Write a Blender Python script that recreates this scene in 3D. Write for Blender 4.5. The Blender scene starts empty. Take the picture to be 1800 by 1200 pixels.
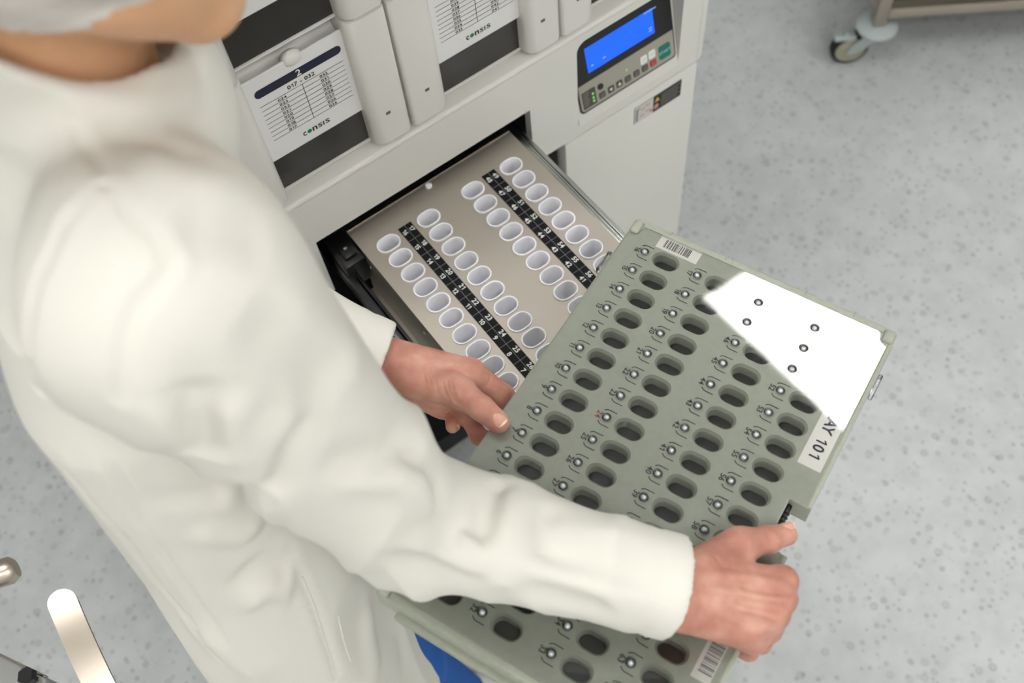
import bpy, bmesh, math, random
import numpy as np
from mathutils import Matrix, Vector
from mathutils.geometry import delaunay_2d_cdt

random.seed(4)
S = bpy.context.scene
COL = S.collection
pi = math.pi
FZ = -0.75                       # floor height; z = 0 is the steel plate of the drawer
YF = 0.039                       # front face of the machine

# ------------------------------------------------------------------ camera
cd = bpy.data.cameras.new('camera'); cam = bpy.data.objects.new('camera', cd); COL.objects.link(cam)
cd.sensor_width = 36.0; cd.lens = 37.06; cd.clip_start = 0.02
R0 = (0.80255, -0.59251, -0.06967); R1 = (-0.54702, -0.68423, -0.48228); R2 = (0.23808, 0.42516, -0.87324)
CAM = (-0.2324, -0.6653, 0.9788)
cam.matrix_world = Matrix([[R0[i], -R1[i], -R2[i], CAM[i]] for i in range(3)] + [[0, 0, 0, 1]])
cd.dof.use_dof = True; cd.dof.focus_distance = 1.0; cd.dof.aperture_fstop = 5.0
S.camera = cam
# ------------------------------------------------------------------ world and exposure
w = bpy.data.worlds.new('world'); S.world = w; w.use_nodes = True
w.node_tree.nodes['Background'].inputs[0].default_value = (0.9, 0.95, 1.0, 1)
w.node_tree.nodes['Background'].inputs[1].default_value = 0.3
S.view_settings.view_transform = 'Standard'; S.view_settings.look = 'None'
S.view_settings.gamma = 1.0; S.view_settings.use_curve_mapping = False
S.view_settings.exposure = -0.38
PANEL_POWER = 19.0                # emission of the ceiling light panels

# ------------------------------------------------------------------ materials
def lin(c):
    if isinstance(c, str):
        c = tuple(int(c[i:i+2], 16)/255 for i in (0, 2, 4))
    return tuple(x/12.92 if x <= 0.04045 else ((x+0.055)/1.055)**2.4 for x in c)
MATS = {}
def mat(name, color, rough=0.5, metal=0.0, var=0.0, vscale=40, bump=0.0, bscale=300, emit=0.0, sss=0.0, spec=0.5, coat=0.0, aniso=None):
    if name in MATS: return MATS[name]
    m = bpy.data.materials.new(name); m.use_nodes = True; nt = m.node_tree; b = nt.nodes['Principled BSDF']
    c = lin(color); b.inputs['Base Color'].default_value = (*c, 1)
    b.inputs['Roughness'].default_value = rough; b.inputs['Metallic'].default_value = metal
    b.inputs['Specular IOR Level'].default_value = spec; b.inputs['Coat Weight'].default_value = coat
    tc = nt.nodes.new('ShaderNodeTexCoord')
    if var > 0:
        n = nt.nodes.new('ShaderNodeTexNoise'); n.inputs['Scale'].default_value = vscale; n.inputs['Detail'].default_value = 5
        nt.links.new(tc.outputs['Object'], n.inputs['Vector'])
        r = nt.nodes.new('ShaderNodeValToRGB')
        r.color_ramp.elements[0].position = 0.3; r.color_ramp.elements[1].position = 0.7
        r.color_ramp.elements[0].color = (*[max(0, x*(1-var)) for x in c], 1)
        r.color_ramp.elements[1].color = (*[min(1, x*(1+var)) for x in c], 1)
        nt.links.new(n.outputs['Fac'], r.inputs['Fac']); nt.links.new(r.outputs['Color'], b.inputs['Base Color'])
    if bump > 0:
        n = nt.nodes.new('ShaderNodeTexNoise'); n.inputs['Scale'].default_value = bscale; n.inputs['Detail'].default_value = 3
        if aniso:
            mp = nt.nodes.new('ShaderNodeMapping'); mp.inputs['Scale'].default_value = aniso
            nt.links.new(tc.outputs['Object'], mp.inputs['Vector']); nt.links.new(mp.outputs['Vector'], n.inputs['Vector'])
        else: nt.links.new(tc.outputs['Object'], n.inputs['Vector'])
        bp = nt.nodes.new('ShaderNodeBump'); bp.inputs['Strength'].default_value = bump; bp.inputs['Distance'].default_value = 0.001
        nt.links.new(n.outputs['Fac'], bp.inputs['Height']); nt.links.new(bp.outputs['Normal'], b.inputs['Normal'])
    if emit > 0:
        b.inputs['Emission Color'].default_value = (*c, 1); b.inputs['Emission Strength'].default_value = emit
    if sss > 0:
        b.inputs['Subsurface Weight'].default_value = sss; b.inputs['Subsurface Radius'].default_value = (1.0, 0.35, 0.2)
        b.inputs['Subsurface Scale'].default_value = 0.006
    MATS[name] = m
    return m
def clear_mat(name, tint=(1, 1, 1), rough=0.03, ior=1.5, base=0.0):
    m = bpy.data.materials.new(name); m.use_nodes = True; nt = m.node_tree
    for n in list(nt.nodes): nt.nodes.remove(n)
    o = nt.nodes.new('ShaderNodeOutputMaterial'); mx = nt.nodes.new('ShaderNodeMixShader')
    t = nt.nodes.new('ShaderNodeBsdfTransparent'); t.inputs[0].default_value = (*tint, 1)
    g = nt.nodes.new('ShaderNodeBsdfGlossy'); g.inputs['Roughness'].default_value = rough
    fr = nt.nodes.new('ShaderNodeFresnel'); fr.inputs['IOR'].default_value = ior
    fac = fr.outputs[0]
    if base:
        ad = nt.nodes.new('ShaderNodeMath'); ad.operation = 'ADD'; ad.inputs[1].default_value = base
        nt.links.new(fac, ad.inputs[0]); fac = ad.outputs[0]
    nt.links.new(fac, mx.inputs[0]); nt.links.new(t.outputs[0], mx.inputs[1]); nt.links.new(g.outputs[0], mx.inputs[2])
    nt.links.new(mx.outputs[0], o.inputs[0])
    MATS[name] = m
    return m

M_shell = mat('shell_plastic', 'dbd9d2', 0.42, bump=0.05, bscale=900)
M_pillar = mat('pillar_plastic', 'dcdad4', 0.38, bump=0.04, bscale=900)
M_card = mat('card', 'e2e2e0', 0.5)
M_ink = mat('ink_black', '17181c', 0.6)
M_navy = mat('ink_navy', '161c33', 0.5)
M_green_ink = mat('ink_green', '0a7a45', 0.5)
M_red_ink = mat('ink_red', '8e2f2a', 0.6)
M_white_ink = mat('ink_white', 'e8e8e6', 0.5)
M_grey_ink = mat('ink_grey', '77787c', 0.5)
M_window = mat('dark_window', '33312f', 0.22, var=0.05, vscale=20)
M_black = mat('black_plastic', '0d0d0f', 0.35)
M_inner = mat('dark_interior', '1b1c20', 0.6)
M_steelp = mat('satin_steel', 'aca59a', 0.42, 0.7, var=0.03, vscale=15, bump=0.03, bscale=500)
M_steel = mat('polished_steel', 'b8b2a8', 0.22, 1.0)
M_rail = mat('rail_steel', 'b4b8b4', 0.25, 1.0)
M_cup = mat('cup_white', 'ececf0', 0.35)
M_tray = mat('tray_green', 'a3a799', 0.5, var=0.05, vscale=160, bump=0.08, bscale=1400)
M_rim = mat('tray_rim', '9a9e8f', 0.5, var=0.05, vscale=160, bump=0.08, bscale=1400)
M_shut = mat('shutter_dark', '171412', 0.45, var=0.1, vscale=40)
M_sticker = mat('sticker_paper', 'e2e0da', 0.5)
M_clear = clear_mat('clear_cover', (0.985, 0.99, 0.985), 0.03, 1.5, 0.045)   # both faces of the sheet reflect
M_clip = clear_mat('clear_clip', (0.97, 0.98, 0.975), 0.06, 1.3)
M_ring = mat('led_ring', '585b58', 0.25, 0.7)
M_lens = mat('led_lens', 'c4c8ca', 0.15, 0.3, coat=0.6)
M_floor = None
M_coat = mat('coat_cotton', 'dcdad1', 0.85, bump=0.10, bscale=1500, spec=0.2)
M_skin = None
M_net = mat('hairnet_fabric', 'd6d0ca', 0.9, var=0.14, vscale=40, bump=0.6, bscale=120, spec=0.15)
M_hair = mat('hair_brown', '4a3a28', 0.6, bump=0.4, bscale=300)
M_blue = mat('blue_cotton', '1f5aa6', 0.8, bump=0.1, bscale=900, spec=0.2)
M_shoe = mat('white_shoe', 'd8d8d6', 0.5)
M_nail = mat('nail', 'd9a48f', 0.3, sss=0.1)
M_nailtip = mat('nail_tip', 'ead9c2', 0.35)
M_rubber = mat('black_rubber', '131313', 0.6)
M_zinc = mat('zinc', 'b9c2c2', 0.35, 0.6)
M_wheel = mat('wheel_hub', '9d9a86', 0.5)
M_brushed = mat('brushed_steel', 'bcb2a4', 0.32, 1.0, bump=0.05, bscale=200, aniso=(1, 12, 1))
M_wall = mat('wall_paint', 'd9dad6', 0.8)
M_ceil = mat('ceiling_tile', 'dcdcda', 0.9)

def floor_mat():
    m = bpy.data.materials.new('vinyl_floor'); m.use_nodes = True; nt = m.node_tree; b = nt.nodes['Principled BSDF']
    b.inputs['Roughness'].default_value = 0.42; b.inputs['Specular IOR Level'].default_value = 0.35
    tc = nt.nodes.new('ShaderNodeTexCoord')
    def noise(sc, det):
        n = nt.nodes.new('ShaderNodeTexNoise'); n.inputs['Scale'].default_value = sc; n.inputs['Detail'].default_value = det
        nt.links.new(tc.outputs['Object'], n.inputs['Vector']); return n
    base = nt.nodes.new('ShaderNodeValToRGB'); n1 = noise(26, 4)
    base.color_ramp.elements[0].position = 0.36; base.color_ramp.elements[0].color = (*lin('b9bcbc'), 1)
    base.color_ramp.elements[1].position = 0.66; base.color_ramp.elements[1].color = (*lin('c2c5c5'), 1)
    nt.links.new(n1.outputs['Fac'], base.inputs['Fac'])
    cur = base.outputs['Color']
    for sc, r0, keep, dark in ((78, 0.24, 0.42, 0.74), (54, 0.30, 0.62, 0.80)):
        v = nt.nodes.new('ShaderNodeTexVoronoi'); v.inputs['Scale'].default_value = sc
        nt.links.new(tc.outputs['Object'], v.inputs['Vector'])
        # ring shaped fleck: dark between two radii
        rp = nt.nodes.new('ShaderNodeValToRGB'); e = rp.color_ramp.elements
        e[0].position = 0.0; e[0].color = (0.45, 0.45, 0.45, 1); e[1].position = r0; e[1].color = (1, 1, 1, 1)
        q = e.new(r0+0.12); q.color = (0, 0, 0, 1)
        nt.links.new(v.outputs['Distance'], rp.inputs['Fac'])
        sp = nt.nodes.new('ShaderNodeSeparateColor'); nt.links.new(v.outputs['Color'], sp.inputs[0])
        th = nt.nodes.new('ShaderNodeMapRange'); th.inputs['From Min'].default_value = keep; th.inputs['From Max'].default_value = 1.0
        nt.links.new(sp.outputs[0], th.inputs['Value'])
        mu = nt.nodes.new('ShaderNodeMath'); mu.operation = 'MULTIPLY'
        nt.links.new(rp.outputs['Color'], mu.inputs[0]); nt.links.new(th.outputs[0], mu.inputs[1])
        mx = nt.nodes.new('ShaderNodeMix'); mx.data_type = 'RGBA'; mx.blend_type = 'MULTIPLY'
        mx.inputs['B'].default_value = (dark*0.9, dark*0.9, dark*0.88, 1)
        nt.links.new(mu.outputs[0], mx.inputs['Factor']); nt.links.new(cur, mx.inputs['A']); cur = mx.outputs['Result']
    nt.links.new(cur, b.inputs['Base Color'])
    bp = nt.nodes.new('ShaderNodeBump'); bp.inputs['Strength'].default_value = 0.08; bp.inputs['Distance'].default_value = 0.001
    nt.links.new(noise(220, 3).outputs['Fac'], bp.inputs['Height']); nt.links.new(bp.outputs['Normal'], b.inputs['Normal'])
    return m
M_floor = floor_mat()
def skin_mat():
    m = bpy.data.materials.new('skin'); m.use_nodes = True; nt = m.node_tree; b = nt.nodes['Principled BSDF']
    tc = nt.nodes.new('ShaderNodeTexCoord')
    def noise(sc, det):
        n = nt.nodes.new('ShaderNodeTexNoise'); n.inputs['Scale'].default_value = sc; n.inputs['Detail'].default_value = det
        nt.links.new(tc.outputs['Object'], n.inputs['Vector']); return n
    r = nt.nodes.new('ShaderNodeValToRGB'); e = r.color_ramp.elements
    e[0].position = 0.30; e[0].color = (*lin('ac7565'), 1); e[1].position = 0.72; e[1].color = (*lin('d0a391'), 1)
    q = e.new(0.5); q.color = (*lin('c08a78'), 1)
    nt.links.new(noise(38, 5).outputs['Fac'], r.inputs['Fac'])
    sx = nt.nodes.new('ShaderNodeSeparateXYZ'); nt.links.new(tc.outputs['Object'], sx.inputs[0])
    mr = nt.nodes.new('ShaderNodeMapRange'); mr.inputs['From Min'].default_value = 0.35; mr.inputs['From Max'].default_value = 0.5
    nt.links.new(sx.outputs['Z'], mr.inputs['Value'])
    mx = nt.nodes.new('ShaderNodeMix'); mx.data_type = 'RGBA'; mx.inputs['B'].default_value = (*lin('dcae84'), 1)
    ml = nt.nodes.new('ShaderNodeMath'); ml.operation = 'MULTIPLY'; ml.inputs[1].default_value = 0.8; nt.links.new(mr.outputs[0], ml.inputs[0])
    nt.links.new(ml.outputs[0], mx.inputs['Factor']); nt.links.new(r.outputs['Color'], mx.inputs['A']); nt.links.new(mx.outputs['Result'], b.inputs['Base Color'])
    b.inputs['Roughness'].default_value = 0.48; b.inputs['Specular IOR Level'].default_value = 0.35
    b.inputs['Subsurface Weight'].default_value = 0.25; b.inputs['Subsurface Radius'].default_value = (1.0, 0.35, 0.2)
    b.inputs['Subsurface Scale'].default_value = 0.006
    mp = nt.nodes.new('ShaderNodeTexVoronoi'); mp.inputs['Scale'].default_value = 700
    nt.links.new(tc.outputs['Object'], mp.inputs['Vector'])
    bp = nt.nodes.new('ShaderNodeBump'); bp.inputs['Strength'].default_value = 0.12; bp.inputs['Distance'].default_value = 0.001
    nt.links.new(mp.outputs['Distance'], bp.inputs['Height'])
    b2 = nt.nodes.new('ShaderNodeBump'); b2.inputs['Strength'].default_value = 0.12; b2.inputs['Distance'].default_value = 0.003
    nt.links.new(noise(90, 3).outputs['Fac'], b2.inputs['Height']); nt.links.new(bp.outputs['Normal'], b2.inputs['Normal'])
    nt.links.new(b2.outputs['Normal'], b.inputs['Normal'])
    return m
M_skin = skin_mat()
M_panel_light = bpy.data.materials.new('light_diffuser'); M_panel_light.use_nodes = True
_b = M_panel_light.node_tree.nodes['Principled BSDF']
_b.inputs['Emission Color'].default_value = (1.0, 0.985, 0.965, 1); _b.inputs['Emission Strength'].default_value = PANEL_POWER
_b.inputs['Base Color'].default_value = (0.8, 0.8, 0.8, 1)

# ------------------------------------------------------------------ object helpers
def tag(o, label=None, cat=None, group=None, kind=None):
    if label: o['label'] = label
    if cat: o['category'] = cat
    if group: o['group'] = group
    if kind: o['kind'] = kind
    return o
def link(name, me, mats, parent=None, smooth=None):
    o = bpy.data.objects.new(name, me); COL.objects.link(o)
    if mats is not None and len(me.materials) == 0:
        for m in (mats if isinstance(mats, (list, tuple)) else [mats]): me.materials.append(m)
    if parent is not None: o.parent = parent
    if smooth is not None:
        me.polygons.foreach_set('use_smooth', [True]*len(me.polygons))
        if smooth < 180: me.set_sharp_from_angle(angle=math.radians(smooth))
    return o
def thing(name, label, cat, loc=(0, 0, 0), rot=None, group=None, matrix=None):
    o = bpy.data.objects.new(name, None); COL.objects.link(o); o.empty_display_size = 0.05
    if matrix is not None: o.matrix_world = matrix
    else:
        o.location = loc
        if rot: o.rotation_euler = rot
    return tag(o, label, cat, group)
class MB:
    """collects simple shapes into one mesh"""
    def __init__(s): s.v = []; s.f = []; s.mi = []
    def add(s, v, f, mi=0):
        n = len(s.v); s.v += [tuple(p) for p in v]; s.f += [tuple(i+n for i in q) for q in f]; s.mi += [mi]*len(f); return s
    def box(s, x0, x1, y0, y1, z0, z1, mi=0):
        v = [(x, y, z) for z in (z0, z1) for y in (y0, y1) for x in (x0, x1)]
        return s.add(v, [(0, 2, 3, 1), (4, 5, 7, 6), (0, 1, 5, 4), (2, 6, 7, 3), (0, 4, 6, 2), (1, 3, 7, 5)], mi)
    def rbox(s, x0, x1, y0, y1, z0, z1, r=0.003, seg=2, mi=0, M=None):
        bm = bmesh.new(); bmesh.ops.create_cube(bm, size=1)
        for v in bm.verts: v.co = Vector(((x0+x1)/2+v.co.x*(x1-x0), (y0+y1)/2+v.co.y*(y1-y0), (z0+z1)/2+v.co.z*(z1-z0)))
        bmesh.ops.bevel(bm, geom=bm.edges[:], offset=min(r, 0.49*min(x1-x0, y1-y0, z1-z0)), segments=seg, profile=0.5, affect='EDGES')
        return s.frombm(bm, mi, M)
    def frombm(s, bm, mi=0, M=None):
        bm.verts.index_update()
        vs = [(M @ v.co) if M else v.co for v in bm.verts]
        s.add([tuple(v) for v in vs], [[v.index for v in f.verts] for f in bm.faces], mi); bm.free(); return s
    def tube(s, pts, rads, n=10, mi=0, cap=True):
        pts = [Vector(p) for p in pts]
        if not isinstance(rads, (list, tuple)): rads = [rads]*len(pts)
        up = Vector((0.13, 0.27, 0.95)); vs = []; fs = []
        for i, p in enumerate(pts):
            d = (pts[min(i+1, len(pts)-1)]-pts[max(i-1, 0)]).normalized()
            u = up - d*up.dot(d)
            if u.length < 1e-4: u = Vector((1, 0, 0)) - d*d.x
            u.normalize(); up = u; q = d.cross(u)
            for k in range(n):
                a = 2*pi*k/n; vs.append(p+(u*math.cos(a)+q*math.sin(a))*rads[i])
        for i in range(len(pts)-1):
            for k in range(n):
                fs.append((i*n+k, i*n+(k+1) % n, (i+1)*n+(k+1) % n, (i+1)*n+k))
        if cap:
            fs.append(tuple(range(n-1, -1, -1))); fs.append(tuple((len(pts)-1)*n+k for k in range(n)))
        return s.add(vs, fs, mi)
    def lathe(s, prof, n=24, mi=0, M=None, sx=1, sy=1):
        """prof: list of (r, z)"""
        vs = []; fs = []
        for r, z in prof:
            for k in range(n):
                a = 2*pi*k/n; p = Vector((r*math.cos(a)*sx, r*math.sin(a)*sy, z)); vs.append(M @ p if M else p)
        for i in range(len(prof)-1):
            for k in range(n): fs.append((i*n+k, i*n+(k+1) % n, (i+1)*n+(k+1) % n, (i+1)*n+k))
        if prof[0][0] > 1e-6: fs.append(tuple(range(n-1, -1, -1)))
        if prof[-1][0] > 1e-6: fs.append(tuple((len(prof)-1)*n+k for k in range(n)))
        return s.add(vs, fs, mi)
    def mesh(s, name):
        me = bpy.data.meshes.new(name); me.from_pydata(s.v, [], s.f)
        if any(s.mi): me.polygons.foreach_set('material_index', s.mi)
        me.update(); return me
    def build(s, name, m, parent=None, smooth=35):
        return link(name, s.mesh(name), m, parent, smooth)
def rrect(x0, x1, y0, y1, r, n=6):
    out = []
    rs = r if isinstance(r, (list, tuple)) else [r]*4          # bl, br, tr, tl
    for (cx, cy, a0, rr) in ((x0+rs[0], y0+rs[0], pi, rs[0]), (x1-rs[1], y0+rs[1], 1.5*pi, rs[1]), (x1-rs[2], y1-rs[2], 0, rs[2]), (x0+rs[3], y1-rs[3], pi/2, rs[3])):
        if rr <= 0: out.append((cx, cy)); continue
        for k in range(n+1):
            a = a0+k/n*pi/2; out.append((cx+rr*math.cos(a), cy+rr*math.sin(a)))
    return out
def stadium(cx, cy, hl, hw, n=9):
    """oval slot, long axis x"""
    out = []; L = hl-hw
    for k in range(n+1):
        a = -pi/2+pi*k/n; out.append((cx+L+hw*math.cos(a), cy+hw*math.sin(a)))
    for k in range(n+1):
        a = pi/2+pi*k/n; out.append((cx-L+hw*math.cos(a), cy+hw*math.sin(a)))
    return out
def circle(cx, cy, r, n=16): return [(cx+r*math.cos(2*pi*k/n), cy+r*math.sin(2*pi*k/n)) for k in range(n)]
def inside(P, poly):
    x, y = P[:, 0], P[:, 1]; c = np.zeros(len(P), bool); q = np.array(poly); m = len(q); j = m-1
    for i in range(m):
        xi, yi = q[i]; xj, yj = q[j]
        if yi != yj: c ^= ((yi > y) != (yj > y)) & (x < (xj-xi)*(y-yi)/(yj-yi)+xi)
        j = i
    return c
def plate(mb, outer, holes, z0, z1, mi=0, fn=None, hole_walls=True, bottom=True):
    """flat plate with real holes between z0 and z1"""
    loops = [outer]+holes; vs = []; es = []
    for L in loops:
        n = len(vs); vs += [Vector(p) for p in L]; es += [(n+i, n+(i+1) % len(L)) for i in range(len(L))]
    ov, oe, of, _, _, _ = delaunay_2d_cdt(vs, es, [], 0, 1e-7)
    A = np.array([(v.x, v.y) for v in ov]); T = np.array([f for f in of])
    cen = A[T].mean(1); keep = inside(cen, outer)
    for h in holes:
        h_ = np.array(h); bb = (cen[:, 0] >= h_[:, 0].min()) & (cen[:, 0] <= h_[:, 0].max()) & (cen[:, 1] >= h_[:, 1].min()) & (cen[:, 1] <= h_[:, 1].max())
        idx = np.where(bb & keep)[0]
        if len(idx): keep[idx[inside(cen[idx], h)]] = False
    T = T[keep]; a, b, c = A[T[:, 0]], A[T[:, 1]], A[T[:, 2]]
    flip = ((b[:, 0]-a[:, 0])*(c[:, 1]-a[:, 1])-(b[:, 1]-a[:, 1])*(c[:, 0]-a[:, 0])) < 0
    T[flip] = T[flip][:, ::-1]
    f = fn or (lambda x, y, z: (x, y, z))
    mb.add([f(x, y, z1) for x, y in A], [tuple(t) for t in T], mi)
    if bottom: mb.add([f(x, y, z0) for x, y in A], [tuple(t[::-1]) for t in T], mi)
    for k, L in enumerate(loops):
        if k and not hole_walls: continue
        n = len(L); ar = sum(L[i][0]*L[(i+1) % n][1]-L[(i+1) % n][0]*L[i][1] for i in range(n))
        q = L if (ar > 0) == (k == 0) else L[::-1]
        mb.add([f(x, y, z0) for x, y in q]+[f(x, y, z1) for x, y in q], [(i, (i+1) % n, n+(i+1) % n, n+i) for i in range(n)], mi)
    return mb
# ---- lettering: glyph outlines of the built-in font kept as small meshes
GL = {}
def glyph(ch):
    if ch in GL: return GL[ch]
    cu = bpy.data.curves.new('glyph', 'FONT'); cu.body = ch; cu.size = 1.0; cu.resolution_u = 3; cu.offset = 0.022
    o = bpy.data.objects.new('glyph', cu); COL.objects.link(o)
    dg = bpy.context.evaluated_depsgraph_get(); dg.update()
    me = bpy.data.meshes.new_from_object(o.evaluated_get(dg))
    v = [(p.co.x, p.co.y) for p in me.vertices]; f = [tuple(p.vertices) for p in me.polygons]
    bpy.data.objects.remove(o); bpy.data.curves.remove(cu); bpy.data.meshes.remove(me)
    xs = [p[0] for p in v] or [0, .25]
    GL[ch] = (v, f, min(xs), max(xs)); return GL[ch]
for _c in '0123456789-TRAYSCIcnsi': glyph(_c)
GL['1'] = ([(0.17, 0.0), (0.29, 0.0), (0.29, 0.69), (0.19, 0.69), (0.0, 0.55), (0.0, 0.44), (0.17, 0.54)], [(0, 1, 2, 3, 6), (3, 4, 5, 6)], -0.04, 0.33)
CAP = 0.69
def text(mb, s, org, xd, yd, height, mi=0, align='c', gap=0.09, wide=1.0):
    """cap height in metres; xd, yd unit vectors of the written line; centred on org"""
    k = height/CAP; parts = []; x = 0
    for ch in s:
        if ch == ' ': x += 0.3; continue
        v, f, a, b = glyph(ch); parts.append((x-a, v, f)); x += b-a+gap
    W = x-gap; xd = Vector(xd); yd = Vector(yd); org = Vector(org); off = W/2 if align == 'c' else 0
    for dx, v, f in parts:
        mb.add([tuple(org+xd*((p[0]+dx-off)*k*wide)+yd*((p[1]-CAP/2)*k)) for p in v], f, mi)
    return W*k*wide

# ================================================================== the room
def struct(name, mb, m, smooth=None):
    o = mb.build(name, m, None, smooth); o['kind'] = 'structure'; return o
X0, X1, Y0, Y1, ZC = -3.2, 4.2, -4.2, 3.6, 1.95
struct('floor', MB().box(X0, X1, Y0, Y1, FZ-0.05, FZ), M_floor)
struct('ceiling', MB().box(X0, X1, Y0, Y1, ZC+0.04, ZC+0.1), M_ceil)
struct('wall_left', MB().box(X0-0.1, X0, Y0, Y1, FZ, ZC+0.04), M_wall)
struct('wall_right', MB().box(X1, X1+0.1, Y0, Y1, FZ, ZC+0.04), M_wall)
struct('wall_back', MB().box(X0, X1, Y1, Y1+0.1, FZ, ZC+0.04), M_wall)
struct('wall_front', MB().box(X0, X1, Y0-0.1, Y0, FZ, ZC+0.04), M_wall)
# ceiling light panels
lp = None
for i, x in enumerate((1.35, -0.45, -2.25)):
    for j, y in enumerate((-0.02, -1.82, -3.62)):
        t = thing('ceiling_light', 'flat white light panel set in the ceiling', 'light panel', (x, y, ZC), None, 'ceiling light panels')
        if lp is None:
            fr = MB(); plate(fr, rrect(-0.02, 0.62, -0.02, 0.62, 0), [rrect(0, 0.6, 0, 0.6, 0)], 0.0, 0.04)
            lp = (fr.mesh('frame'), MB().box(0, 0.6, 0, 0.6, 0.006, 0.03).mesh('diffuser'))
        link('frame', lp[0], M_wall, t); link('diffuser', lp[1], M_panel_light, t)

# ================================================================== the dispensing machine
mc = thing('dispensing_machine', 'large grey medicine dispensing machine with canisters, control panel and open drawer bay', 'machine', (0, YF, FZ))
def mpart(name, mb, m, smooth=35, parent=None):
    o = mb.build(name, m, parent or mc, smooth)
    if parent is None: o.matrix_parent_inverse = Matrix.Translation((0, -YF, -FZ))
    return o
XL, XR = -0.348, 0.507
xz = lambda x, y, z: (x, YF+0.012-z, y)          # plate in the front plane (z = thickness towards the viewer)
face = MB()
outer = [(XL, -0.079), (-0.068, -0.079), (-0.068, 0.021), (0.231, 0.021), (0.231, -0.079), (XR, -0.079), (XR, 0.0975), (XL, 0.0975)]
plate(face, outer, [rrect(0.302, 0.467, -0.061, 0.079, (0.004, 0.004, 0.014, 0.014))], 0.0, 0.012, fn=xz)
mpart('front_panel', face, M_shell, 30)
mpart('ledge', MB().rbox(XL, XR, YF-0.0012, YF+0.06, 0.089, 0.0985, 0.004, 3), M_shell)
# recess of the control panel
rc = MB(); ro = rrect(0.302, 0.467, -0.061, 0.079, (0.004, 0.004, 0.014, 0.014)); n = len(ro)
rc.add([(x, YF+0.0118, z) for x, z in ro]+[(x, YF+0.045, z) for x, z in ro], [(i, n+i, n+(i+1) % n, (i+1) % n) for i in range(n)])
mpart('panel_recess', rc, M_shell, 40)
# tilted operator panel
be = Vector((0, 0.033, 0.14)).normalized(); bo = Vector((0, YF-0.001, -0.058)); bn = Vector((1, 0, 0)).cross(be)   # bn points to the viewer
if bn.y > 0: bn = -bn
pf = lambda x, t, h: tuple(Vector((x, 0, 0))+bo+be*t+bn*h)
apron = MB(); plate(apron, rrect(0.303, 0.466, -0.004, 0.135, 0.002), [], -0.02, 0.0, fn=pf); mpart('panel_apron', apron, M_shell, 30)
opn = MB(); plate(opn, rrect(0.3075, 0.4625, 0.012, 0.13, (0.006, 0.005, 0.006, 0.012)), [], 0.0, 0.0016, fn=pf)
op = mpart('control_panel', opn, M_black, 30)
def oppart(name, mb, m): 
    o = mb.build(name, m, op, 30); return o
g = MB(); plate(g, rrect(0.3095, 0.4605, 0.0145, 0.0535, (0.005, 0.004, 0.0005, 0.0005)), [], 0.0016, 0.0021, fn=pf); oppart('keypad_overlay', g, mat('keypad_grey', 'a09c90', 0.4))
M_screen = mat('lcd_blue', '005ae0', 0.25, emit=0.85)
g = MB(); plate(g, rrect(0.3282, 0.4335, 0.0645, 0.1, 0.0005), [], 0.0016, 0.002, fn=pf); scr = oppart('screen', g, M_screen); tag(scr, 'glowing blue display')
g = MB()
for (x, t, wd) in ((0.3345, 0.0715, 0.003), (0.352, 0.0725, 0.0035), (0.425, 0.070, 0.004), (0.4252, 0.0735, 0.004), (0.421, 0.0975, 0.016)):
    for k in range(int(wd/0.0016)+1):
        plate(g, rrect(x+k*0.0017, x+k*0.0017+0.0011, t, t+0.0016, 0), [], 0.002, 0.00205, fn=pf, bottom=False)
g.build('screen_characters', mat('lcd_text', '8cb8ff', 0.4, emit=0.7), op, None)['kind'] = 'stuff'
def button(name, x, t, wd, ht, m, mark=None, mm=None):
    g = MB(); plate(g, rrect(x-wd/2, x+wd/2, t-ht/2, t+ht/2, min(wd, ht)*0.16, 3), [], 0.0021, 0.0029, fn=pf); b = oppart(name, g, m)
    if mark:
        g = MB(); mark(g, x, t); g.build('button_print', mm, op, None)
    return b
M_btn = mat('button_grey', '4a463e', 0.5); M_bp = mat('button_print_grey', '908c80', 0.5)
def bars(g, x, t):
    for dt in (-0.0016, 0.0016): plate(g, rrect(x-0.0032, x+0.0032, t+dt-0.0004, t+dt+0.0004, 0), [], 0.0029, 0.003, fn=pf, bottom=False)
def tri(s):
    def f(g, x, t): g.add([pf(x-0.0028, t-0.0018*s, 0.003), pf(x+0.0028, t-0.0018*s, 0.003), pf(x, t+0.0026*s, 0.003)], [(0, 1, 2)])
    return f
def start_txt(g, x, t): text(g, 'START', pf(x, t, 0.003), (1, 0, 0), be, 0.0038)
button('start_button', 0.4448, 0.0305, 0.0185, 0.0198, mat('button_green', '0f6f62', 0.4), start_txt, mat('start_print', '9fd0c2', 0.5))
for x, t in ((0.4112, 0.0369), (0.4245, 0.0375)): button('white_button', x, t, 0.0105, 0.0115, M_white_ink, bars, mat('button_print_pale', 'b4b4b0', 0.5))
button('red_button', 0.4252, 0.0237, 0.0098, 0.0085, mat('button_red', 'b01220', 0.4), bars, mat('button_print_red', 'd88a88', 0.5))
for x in (0.4115, 0.3977, 0.3836, 0.3425): button('grey_button', x, 0.0238, 0.0095, 0.0085, M_btn, bars, M_bp)
button('arrow_button', 0.37, 0.0243, 0.0095, 0.009, M_btn, tri(1), M_white_ink)
button('arrow_button', 0.3564, 0.024, 0.0095, 0.009, M_btn, tri(-1), M_white_ink)
g = MB(); plate(g, rrect(0.3125, 0.3335, 0.0175, 0.0425, 0.001), [], 0.0021, 0.0024, fn=pf); blk = oppart('indicator_block', g, M_btn)
g = MB()
for k, t in enumerate((0.0395, 0.036, 0.0325, 0.029, 0.0255, 0.022)): plate(g, rrect(0.3145, 0.3235-0.001*(k % 3), t-0.0005, t+0.0005, 0), [], 0.0024, 0.00245, fn=pf, bottom=False)
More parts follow.
